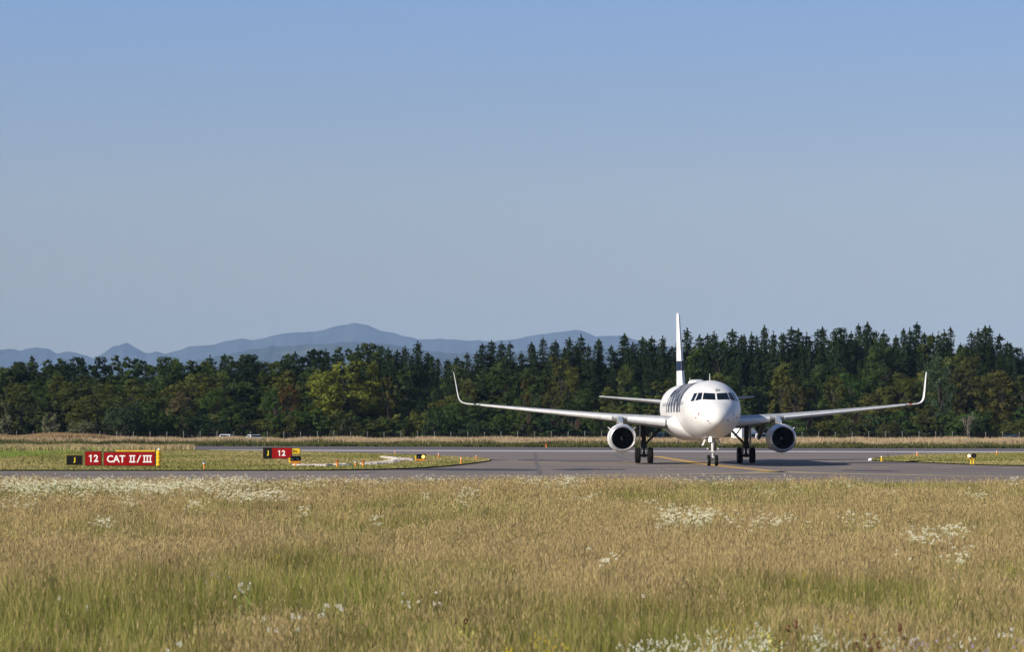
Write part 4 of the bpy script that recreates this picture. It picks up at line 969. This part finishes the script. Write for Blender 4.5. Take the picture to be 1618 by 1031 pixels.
# bare pale tree
mb = MB(); rr = random.Random(5)
def twig(p, d, L, r, dep):
    q = p + d * L; mb.tube(p, q, r, r * .6, 5, caps=False)
    if dep:
        for _ in range(3): twig(p + d * L * rr.uniform(.5, 1), (d + Vector((rr.uniform(-.55, .55), rr.uniform(-.55, .55), rr.uniform(0, .4)))).normalized(), L * rr.uniform(.55, .8), r * .55, dep - 1)
for a in range(3): twig(Vector((rr.uniform(-.2, .2), rr.uniform(-.2, .2), 0)), Vector((rr.uniform(-.2, .2), rr.uniform(-.2, .2), 1)).normalized(), 2.0, .07, 4)
bt = empty('bare_tree', (at(1527, 600, 537).x, 537, 0), 0, label='leafless pale-stemmed tree at the forest foot right of the winglet', cat='tree')
tb = mb.build('trunk', BARKP, bt)
# understorey bushes
px = -100
while px < 1740:
    sm = random.random(); col = jit(random.choice([MID, GRN, MID, OLV, (.04, .075, .035)]), .2); lb = 'dense green bush at the forest foot ' + zone(px)
    if not -5 < px < 160: tree('s', random.randrange(3), px, 542 + random.uniform(-3, 3), random.uniform(640, 668), wpx=random.uniform(40, 66), col=col, label=lb, cat='bush', group=lb)
    px += random.uniform(20, 31)
for (px, ty, w, c, lb) in ((10, 656, 30, (.16, .17, .095), 'grey-green bush on the tan grass at the left border'), (80, 653, 28, (.19, .195, .11), 'pale pointed bush on the tan grass, second from the left border'), (132, 665, 38, (.14, .15, .085), 'low wide grey-green bush on the tan grass above the black J sign'),
                       (196, 636, 54, (.05, .075, .035), 'large round dark bush right of the low grey-green one'), (540, 657, 52, (.06, .075, .03), 'wide green bush under the yellow-green tree'), (686, 648, 40, (.045, .08, .032), 'round fresh green bush just left of the left winglet'), (750, 668, 46, (.045, .08, .035), 'low bright green bush under the left wing tip'), (1350, 662, 46, (.06, .075, .028), 'green bush under the outer right wing'), (1404, 667, 30, (.075, .08, .028), 'small olive bush below the right wing tip'), (1606, 663, 40, (.085, .095, .028), 'light green bush above the navy car')):
    tree('s', random.randrange(3), px, 536, ty, wpx=w, col=c, label=lb, cat='bush', name='bush')
# dark wood filling behind the ranks
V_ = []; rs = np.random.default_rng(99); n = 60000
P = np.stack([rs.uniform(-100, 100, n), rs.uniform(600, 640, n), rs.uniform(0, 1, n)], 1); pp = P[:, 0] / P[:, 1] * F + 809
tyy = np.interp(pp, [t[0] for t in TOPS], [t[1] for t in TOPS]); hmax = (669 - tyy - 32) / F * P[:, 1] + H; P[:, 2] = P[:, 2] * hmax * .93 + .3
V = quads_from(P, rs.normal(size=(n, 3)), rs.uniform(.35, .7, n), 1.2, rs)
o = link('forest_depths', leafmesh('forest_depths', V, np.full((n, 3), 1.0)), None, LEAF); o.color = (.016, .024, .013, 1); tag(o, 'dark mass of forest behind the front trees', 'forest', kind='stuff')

# ------------------------------------------------------------------ grass
def vnoise(x, y, sx, sy, seed):
    r = np.random.default_rng(seed); G = r.random((128, 128)); u = x / sx + 1000.3; v = y / sy + 1000.7
    iu = np.floor(u).astype(int); iv = np.floor(v).astype(int); fu = u - iu; fv = v - iv; fu = fu * fu * (3 - 2 * fu); fv = fv * fv * (3 - 2 * fv)
    g = lambda a, b: G[a % 128, b % 128]
    return (g(iu, iv) * (1 - fu) + g(iu + 1, iv) * fu) * (1 - fv) + (g(iu, iv + 1) * (1 - fu) + g(iu + 1, iv + 1) * fu) * fv
def blades(X, Y, Z, hgt, wid, lean, col, rs, tipcol=None):
    n = len(X); a = rs.uniform(0, 2 * np.pi, n); la = rs.uniform(0, 2 * np.pi, n); w = np.stack([np.cos(a), np.sin(a), np.zeros(n)], 1) * wid[:, None] * .5
    B = np.stack([X, Y, Z], 1); l = np.stack([np.cos(la), np.sin(la), np.zeros(n)], 1) * (lean * hgt)[:, None]; up = np.zeros((n, 3)); up[:, 2] = hgt
    M_ = B + l * .35 + up * .55; T = B + l + up * (1 - .25 * lean[:, None])
    V = np.stack([B - w, B + w, M_ + w * .8, M_ - w * .8, T], 1).reshape(-1, 3)
    k = np.arange(n)[:, None] * 5; loops = np.concatenate([k + np.array([[0, 1, 2, 3]]), k + np.array([[3, 2, 4]])], 1).ravel()
    sizes = np.tile([4, 3], n); c = np.repeat(col[:, None, :], 5, 1)
    if tipcol is not None: c[:, 4] = tipcol; c[:, 2:4] = (c[:, 2:4] + tipcol[:, None]) / 2
    return V, loops, sizes, c.reshape(-1, 3), T
def heads(T, Lh, Wh, col, rs):
    n = len(T); a = rs.uniform(0, 2 * np.pi, n); w = np.stack([np.cos(a), np.sin(a), np.zeros(n)], 1) * Wh[:, None] * .5; d = np.stack([rs.normal(0, .3, n), rs.normal(0, .3, n), np.ones(n)], 1) * Lh[:, None]
    B = T - d * .55; V = np.stack([B, B + d * .45 + w, B + d, B + d * .45 - w], 1).reshape(-1, 3)
    return V, np.arange(n * 4), np.full(n, 4), np.repeat(col, 4, 0)
def join(parts, name, m):
    V = []; Lp = []; S_ = []; C_ = []; off = 0
    for v, l, s, c in parts: V.append(v); Lp.append(l + off); S_.append(s); C_.append(c); off += len(v)
    me = npmesh(name, np.concatenate(V), np.concatenate(Lp), np.concatenate(S_), attr=np.concatenate(C_)); return link(name, me, None, m)
def field(n, y0, y1, half, seed, power=1.0):
    rs = np.random.default_rng(seed); u = rs.random(n); Y = y0 + (y1 - y0) * u ** power; X = rs.uniform(-1, 1, n) * half(Y); return X, Y, rs
TAN = np.array([.40, .315, .145]); TAN2 = np.array([.27, .215, .08]); GR1 = np.array([.125, .155, .03]); GR2 = np.array([.25, .27, .055])
def meadow_mix(X, Y, rs):
    g = .28 * vnoise(X, Y, 9, 20, 1) + .46 * vnoise(X, Y, 3.0, 7, 2) + .26 * vnoise(X, Y, .9, 2, 3)
    g = g + .05 * np.exp(-((Y - 62) / 9) ** 2) - .075 * np.exp(-((Y - 42) / 17) ** 2) - .10 * np.exp(-((Y - 105) / 22) ** 2) + .34 * np.exp(-((X + 4.3) / 1.0) ** 2 - ((Y - 42) / 5) ** 2) + .1 * (X / Y > .05) * (Y > 125)
    return np.clip((g - .50) * 3.6 + .55, .10, .93)
parts = []
half = lambda Y: Y * .1445 * 1.22 + 2.5
for (n, y0, y1, wsc, seed) in ((260000, 24, 75, .62, 11), (340000, 70, 150, 1.0, 12), (80000, 145, 159.5, 1.5, 13)):
    X, Y, rs = field(n, y0, y1, half, seed, .8); g = meadow_mix(X, Y, rs); isg = rs.random(n) < g
    hs = .40 + .30 * vnoise(X, Y, 2.2, 4, 5) + rs.normal(0, .07, n); hgt = np.where(isg, hs * rs.uniform(.55, .92, n), hs * rs.uniform(.85, 1.12, n)) * np.where(rs.random(n) < .035, 1.3, 1.0); wsc = np.clip(Y / 100, .62, 1.5); wid = rs.uniform(.005, .011, n) * wsc
    col = np.where(isg[:, None], GR1 + (GR2 - GR1) * rs.random((n, 1)), TAN2 + (TAN - TAN2) * rs.random((n, 1))) * rs.uniform(.5, 1.4, (n, 1)) * (.60 + .80 * vnoise(X, Y, .30, .7, 41))[:, None] * (.70 + .60 * vnoise(X, Y, .8, 2.0, 42))[:, None]
    tip = np.where(isg[:, None] & (rs.random(n) < .6)[:, None], col, TAN * rs.uniform(.6, 1.35, (n, 1)) * (.60 + .80 * vnoise(X, Y, .30, .7, 41))[:, None] * (.75 + .5 * vnoise(X, Y, .8, 2.0, 42))[:, None])
    V, l, s, c, T = blades(X, Y, np.zeros(n), hgt, wid, rs.uniform(.05, .5, n), col, rs, tip); parts.append((V, l, s, c))
    hk = (~isg) & (rs.random(n) < .75); Th = T[hk]; m = len(Th)
    hc = np.where((rs.random(m) < .35)[:, None], np.array([.40, .285, .17]), TAN * 1.05) * rs.uniform(.7, 1.3, (m, 1))
    kn = (Y[hk] < 90) & (rs.random(m) < .8); T2 = Th[kn] + np.stack([rs.normal(0, .03, kn.sum()), rs.normal(0, .03, kn.sum()), -rs.uniform(.02, .14, kn.sum())], 1)
    parts.append(heads(T2, rs.uniform(.05, .13, len(T2)), rs.uniform(.008, .018, len(T2)) * wsc[hk][kn], np.array([.42, .32, .17]) * rs.uniform(.6, 1.25, (len(T2), 1)), rs))
    parts.append(heads(Th, rs.uniform(.04, .12, m), rs.uniform(.008, .018, m) * wsc[hk], hc, rs))
tag(join(parts, 'meadow_grass', GRASSM), 'tall dry tan and green meadow grass in the foreground', 'grass', kind='stuff')
# mown islands: short blades, denser along the edge
def inpoly(X, Y, poly):
    c = np.zeros(len(X), bool); j = len(poly) - 1
    for i in range(len(poly)):
        xi, yi = poly[i]; xj, yj = poly[j]; c ^= ((yi > Y) != (yj > Y)) & (X < (xj - xi) * (Y - yi) / (yj - yi + 1e-12) + xi); j = i
    return c
parts = []
for isl, seed, n in ((islL, 21, 260000), (islR, 22, 170000)):
    rs = np.random.default_rng(seed); P = np.array(isl); x0, y0 = P.min(0); x1, y1 = P.max(0); x0 = max(x0, -75); x1 = min(x1, 75)
    X = rs.uniform(x0, x1, n); Y = rs.uniform(y0, y1, n); k = inpoly(X, Y, isl); X, Y = X[k], Y[k]; n = len(X)
    g = vnoise(X, Y, 10, 25, 7) * .5 + vnoise(X, Y, 3, 4, 8) * .3 + .2 * rs.random(n); isg = g > .5
    col = np.where(isg[:, None], [.215, .215, .068], [.34, .29, .13]) * rs.uniform(.88, 1.12, (n, 1))
    V, l, s, c, T = blades(X, Y, np.full(n, .08), rs.uniform(.03, .10, n) + .06 * (rs.random(n) < .03), rs.uniform(.05, .11, n), rs.uniform(.1, .9, n), col, rs); parts.append((V, l, s, c))
tag(join(parts, 'mown_grass', GRASSM), 'short mown grass tufts on both grass islands', 'grass', kind='stuff')
# taller green field and tan band at the far left, in front of the runway end
parts = []
poly = [g2(-200, 726), g2(0, 725.6), g2(60, 722), g2(115, 717.5), g2(200, 714.6), g2(297, 712.9), (rl[0] + .0, rl[1] + 8), (rl[0] - 1.5, 400), (-95, 400)]
rs = np.random.default_rng(31); n = 150000; X = rs.uniform(-90, -30, n); Y = rs.uniform(270, 402, n); k = inpoly(X, Y, poly); X, Y = X[k], Y[k]; n = len(X)
tanf = np.clip((Y - 352) / 14 + rs.normal(0, .4, n), 0, 1) > .5
hgt = np.where(Y > 360, .55 + .3 * vnoise(X, Y, 3, 6, 9), .22) * rs.uniform(.8, 1.15, n)
col = np.where(tanf[:, None], [.40, .32, .17], [.20, .27, .06]) * rs.uniform(.75, 1.25, (n, 1))
V, l, s, c, T = blades(X, Y, np.full(n, .02), hgt, rs.uniform(.04, .09, n), rs.uniform(.1, .6, n), col, rs); parts.append((V, l, s, c))
# far verge: green lower front, tan feathery tops, all along the forest foot
n = 330000; X = rs.uniform(-1, 1, n) * 105; far = rs.random(n); y_edge = np.interp(X, [runway[5][0], runway[4][0], runway[3][0], runway[2][0]], [runway[5][1], runway[4][1], runway[3][1], runway[2][1]]) + .6
Y = y_edge + far ** 1.5 * (536 - y_edge); k = ~((X < -38) & (Y < 400)); X, Y = X[k], Y[k]; n = len(X); ye = y_edge[k]
d = Y - ye; tanf = np.clip((d - 9) / 9 + rs.normal(0, .45, n) + .6 * (vnoise(X, Y, 6, 5, 14) - .5), 0, 1) > .5
hgt = (.34 + .52 * np.clip(d / 18, 0, 1)) * (.65 + .7 * vnoise(X, Y, 2.5, 8, 15)) * rs.uniform(.75, 1.2, n)
col = np.where(tanf[:, None], [.40, .295, .165], [.095, .105, .036]) * rs.uniform(.7, 1.25, (n, 1)); col = np.where(((vnoise(X, Y, 5, 6, 17) > .66) & (d < 40))[:, None], col * .55, col)
tip = np.where(tanf[:, None], [.48, .37, .23], col)
V, l, s, c, T = blades(X, Y, np.zeros(n), hgt, rs.uniform(.05, .13, n), rs.uniform(.05, .5, n), col, rs, tip); parts.append((V, l, s, c))
# dry tall tan strip between the left bushes
n = 30000; X = rs.uniform(-84, -52, n); Y = rs.uniform(505, 533, n); hgt = (.9 + .9 * vnoise(X, Y, 6, 20, 18)) * np.clip((-53.5 - X) / 5, .3, 1)
V, l, s, c, T = blades(X, Y, np.zeros(n), hgt, rs.uniform(.06, .14, n), rs.uniform(.05, .4, n), np.array([.36, .255, .14]) * rs.uniform(.7, 1.2, (n, 1)), rs); parts.append((V, l, s, c))
tag(join(parts, 'verge_grass', GRASSM), 'tan and green unmown grass along the far verge and far left', 'grass', kind='stuff')

# ------------------------------------------------------------------ wild flowers
def umbels(pts, rs, size=(.035, .06), col=(.78, .78, .68), scol=(.14, .18, .05), nq=26, hz=(.55, .74)):
    "pts = ground positions; each plant = stem + a loose flat-topped cluster of small florets"
    n = len(pts); X = pts[:, 0]; Y = pts[:, 1]; h = rs.uniform(*hz, n); out = []
    V, l, s, c, T = blades(X, Y, np.zeros(n), h, np.full(n, .012), rs.uniform(0, .12, n), np.tile(scol, (n, 1)) * rs.uniform(.8, 1.2, (n, 1)), rs); out.append((V, l, s, c))
    r = rs.uniform(*size, n)
    C = np.repeat(T, nq, 0); rr_ = np.repeat(r, nq) * np.sqrt(rs.random(n * nq)); a = rs.uniform(0, 6.283, n * nq)
    P = C + np.stack([rr_ * np.cos(a), rr_ * np.sin(a), -rr_ ** 2 * 3 + rs.normal(0, .012, n * nq)], 1)
    Q = quads_from(P, np.stack([rs.normal(-.5, .6, len(P)), rs.normal(-.8, .5, len(P)), np.ones(len(P)) * .8], 1), rs.uniform(.006, .013, len(P)), 1.0, rs)
    out.append((Q, np.arange(len(Q)), np.full(len(P), 4), np.repeat(np.array(col) * rs.uniform(.75, 1.1, (len(P), 1)), 4, 0)))
    return out
rs = np.random.default_rng(77); parts = []
def cluster(px, py, sx, sy, n, tall=.64, **k):
    pts = []
    for _ in range(n):
        v = gnd(px + rs.normal(0, sx), min(max(py + rs.normal(0, sy), 757.5 if py < 770 else 700), 1045), tall)
        if v.y < 157.5: pts.append((v.x, v.y))
    if pts: parts.extend(umbels(np.array(pts), rs, **k))
WF = dict(size=(.03, .055), nq=20, col=(.70, .70, .52), hz=(.60, .86))
# dense creamy band at the left, thinning to the right
for (px, py, sx, sy, n) in ((20, 768, 28, 6, 260), (60, 772, 30, 8, 280), (110, 768, 30, 4, 200), (165, 768, 34, 5, 260), (215, 771, 36, 6, 340), (262, 774, 26, 5, 240), (300, 766, 22, 5, 130), (330, 770, 26, 6, 200), (372, 764, 22, 6, 200), (385, 787, 22, 3, 110), (420, 787, 20, 3, 90), (440, 776, 20, 6, 60),
                            (130, 786, 8, 2, 26), (30, 800, 16, 2, 22), (205, 797, 9, 2.5, 22), (306, 802, 8, 3, 22), (165, 832, 9, 2.5, 26), (480, 765, 26, 4, 60), (480, 814, 6, 2, 14), (530, 765, 24, 4, 40), (590, 762, 26, 3, 60), (680, 759, 16, 3, 40), (735, 782, 10, 3, 30), (730, 798, 5, 3, 9), (676, 788, 8, 1.5, 10), (840, 762, 14, 3, 40), (900, 762, 14, 4, 70), (885, 768, 20, 3, 30), (930, 789, 9, 2, 14), (600, 826, 8, 4, 10), (780, 760, 60, 2, 40),
                            (1055, 820, 14, 6, 90), (1095, 822, 20, 6, 190), (1120, 816, 10, 4, 40), (1040, 802, 7, 5, 16), (1180, 828, 24, 4, 30), (1225, 824, 18, 4, 36), (1228, 838, 5, 2, 12), (1345, 823, 10, 3, 24), (1378, 826, 7, 4, 22), (1440, 850, 8, 3, 26), (1468, 853, 12, 4, 46), (1508, 845, 12, 6, 60), (1513, 886, 10, 3, 30), (1545, 789, 12, 3, 30), (1528, 782, 10, 2, 14), (1410, 781, 8, 3, 12), (1210, 778, 10, 2, 20), (1255, 775, 8, 3, 12), (1360, 776, 10, 2, 12), (1425, 882, 6, 2, 6), (960, 889, 11, 2, 14), (1330, 768, 10, 2, 12), (1150, 763, 12, 3, 24), (1100, 762, 12, 3, 18), (1060, 760, 8, 5, 14), (1604, 762, 6, 4, 22), (1245, 752, 3, 5, 10)):
    cluster(px, py, sx, sy, int(n * .62) if px > 1000 and py > 770 else n, **WF)
# nearer, larger heads
NF = dict(size=(.012, .028), nq=18, col=(.62, .62, .54))
for (px, py, sx, sy, n) in ((393, 934, 3, 1.5, 4), (380, 940, 3, 2, 4), (88, 958, 3, 1, 3), (138, 971, 3, 1, 3), (472, 978, 5, 1.5, 5), (424, 991, 6, 1, 5), (470, 996, 6, 2, 3), (277, 1027, 5, 2, 5), (508, 966, 6, 4, 9), (536, 972, 6, 3, 8), (645, 952, 9, 2, 10), (688, 946, 3, 2, 4), (695, 968, 2, 2, 2), (1583, 1002, 5, 1, 4), (1602, 1001, 4, 1, 4), (1000, 945, 40, 4, 3)):
    cluster(px, py, sx, sy, max(1, int(n * .6)), tall=.6, **NF)
# white daisies-like mass at the lower edge
DF = dict(size=(.008, .015), nq=8, hz=(.36, .62), col=(.58, .60, .48))
for (px, py, sx, sy, n) in ((1030, 1026, 26, 4, 170), (1075, 1022, 20, 6, 70), (1110, 1026, 30, 5, 110), (1150, 1016, 26, 7, 80), (1195, 1020, 18, 8, 90), (1205, 1008, 12, 6, 60), (1130, 1004, 6, 2, 12), (1290, 1000, 16, 9, 60), (1310, 1020, 30, 8, 70), (1400, 1018, 40, 8, 60), (1420, 1016, 20, 6, 40), (1530, 1014, 14, 5, 24), (1190, 992, 10, 3, 12)):
    cluster(px, py, sx, sy, int(n * .6), tall=.55, **DF)
YF = dict(size=(.006, .012), nq=7, col=(.62, .46, .03), hz=(.42, .62))
for (px, py, sx, sy, n) in ((823, 1028, 20, 3, 22), (868, 1010, 16, 4, 14), (855, 1006, 6, 4, 6), (1153, 990, 3, 7, 8), (1345, 975, 5, 3, 6), (1275, 905, 14, 4, 5), (25, 846, 8, 1, 6), (885, 884, 8, 1, 4), (1610, 1029, 12, 3, 14), (1300, 838, 4, 5, 5), (430, 878, 8, 2, 4)):
    cluster(px, py, sx, sy, n, tall=.6, **YF)
VF = dict(size=(.006, .012), nq=6, col=(.34, .27, .48), hz=(.5, .66))
for (px, py, sx, sy, n) in ((1450, 1017, 16, 3, 12), (1545, 1026, 14, 3, 10), (1612, 1016, 6, 4, 6), (758, 766, 6, 1.5, 10), (336, 909, 10, 2, 4)): cluster(px, py, sx, sy, n, tall=.6, **VF)
tag(join(parts, 'wildflowers', GRASSM), 'small white, yellow and violet wildflowers scattered through the meadow', 'flowers', kind='stuff')
# single plants one can pick out
def plant(name, label, px, py, h, stemc, headc, heads_, r=.03, leaves=0, seed=1):
    rr = random.Random(seed); v = gnd(px, py, h * .92); root = empty(name, (v.x, v.y, 0), 0, label=label, cat='plant')
    mb = MB(); todo = []
    def knob(p, r): todo.append((p, r))
    def mkknob(p, r):
        hb = MB()
        for _ in range(34):
            d = Vector((rr.gauss(0, 1), rr.gauss(0, 1), rr.gauss(0, 1.3))).normalized(); q = p + Vector((d.x, d.y, d.z * 1.5)) * r * rr.uniform(.6, 1); s = r * .38
            a = d.orthogonal().normalized() * s; b = d.cross(a).normalized() * s; hb.poly([q - a, q - b, q + a, q + b])
        hb.build('seed_head' if headc is not FLW else 'flower_head', headc, root)
    top = Vector((rr.uniform(-.03, .03), rr.uniform(-.03, .03), h)); mb.tube((0, 0, 0), top, .007, .004, 6); knob(top, r)
    for k in range(heads_ - 1):
        z = h * rr.uniform(.45, .85); q = Vector((rr.uniform(-.16, .16), rr.uniform(-.1, .1), min(h * 1.02, z + .16))); mb.tube((0, 0, z), q, .005, .003, 5); knob(q, r * rr.uniform(.6, 1))
    for k in range(leaves):
        z = h * rr.uniform(.15, .9); a = rr.uniform(0, 6.28); L = rr.uniform(.05, .10); d = Vector((math.cos(a), math.sin(a), .5)); w = Vector((-math.sin(a), math.cos(a), 0)) * .014
        mb.poly([Vector((0, 0, z)), Vector((0, 0, z)) + d * L * .5 + w, Vector((0, 0, z)) + d * L, Vector((0, 0, z)) + d * L * .5 - w])
    mb.build('stem', stemc, root)
    for p_, r_ in todo: mkknob(p_, r_)
FLW = mat('white_florets', (.58, .58, .50), .9); SEED = mat('brown_seeds', (.17, .065, .025), .9); noisy(SEED, (.17, .065, .025), (.10, .04, .02), (1, 1, 1), 30, 3)
STB = mat('brown_stem', (.22, .12, .06), .9); STG = mat('green_stem', (.17, .26, .04), .8); STY = mat('yellowing_leaf', (.45, .44, .10), .8); SEEDY = mat('yellow_pod', (.50, .47, .12), .8)
plant('dock_plant', 'rust-brown seed stalk standing at the bottom edge right of the daisies', 1254, 996, .72, STB, SEED, 3, .038, 4, 2)
plant('dock_plant', 'dark brown seed stalk in the lower right, tallest of its neighbours', 1424, 1001, .70, STB, SEED, 4, .032, 2, 3)
plant('dock_plant', 'brown seed stalk right of the rust-brown one, shorter and leaning', 1368, 1015, .62, STB, SEED, 3, .034, 2, 4)
plant('dock_plant', 'small brown seed head at the bottom edge between the two darker stalks', 1386, 1027, .55, STB, SEED, 2, .034, 2, 6)
plant('dock_plant', 'brown teasel-like head above yellowing pods near the bottom centre', 738, 990, .68, STY, SEED, 2, .030, 3, 7)
plant('yellowing_plant', 'pale yellow-green pods left of the rust-brown seed stalk', 1218, 1014, .60, STY, SEEDY, 6, .040, 5, 8)
plant('yellowing_plant', 'pale yellow-green pods under the brown teasel-like head', 748, 1010, .58, STY, SEEDY, 4, .032, 4, 9)
plant('tall_flower', 'bright green stem with a white flower head, right one of the pair at lower left', 395, 932, .86, STG, FLW, 3, .020, 14, 10)
plant('tall_flower', 'bright green stem with a white flower head, left and shorter one of the pair', 379, 941, .80, STG, FLW, 3, .018, 12, 11)

# ------------------------------------------------------------------ haze

mb = MB(); mb.box((0, 14400, 389.5), (16400, 29400, 781))
hm = bpy.data.materials.new('haze'); hm.use_nodes = True; t = hm.node_tree; t.nodes.clear(); ho = t.nodes.new('ShaderNodeOutputMaterial'); pv = t.nodes.new('ShaderNodeVolumePrincipled')
pv.inputs['Color'].default_value = (.42, .62, .98, 1); pv.inputs['Density'].default_value = 3.5e-5; pv.inputs['Anisotropy'].default_value = -0.25
t.links.new(pv.outputs[0], ho.inputs['Volume'])
tag(mb.build('haze', hm), 'thin blue summer haze over the whole airfield', 'haze', kind='stuff')
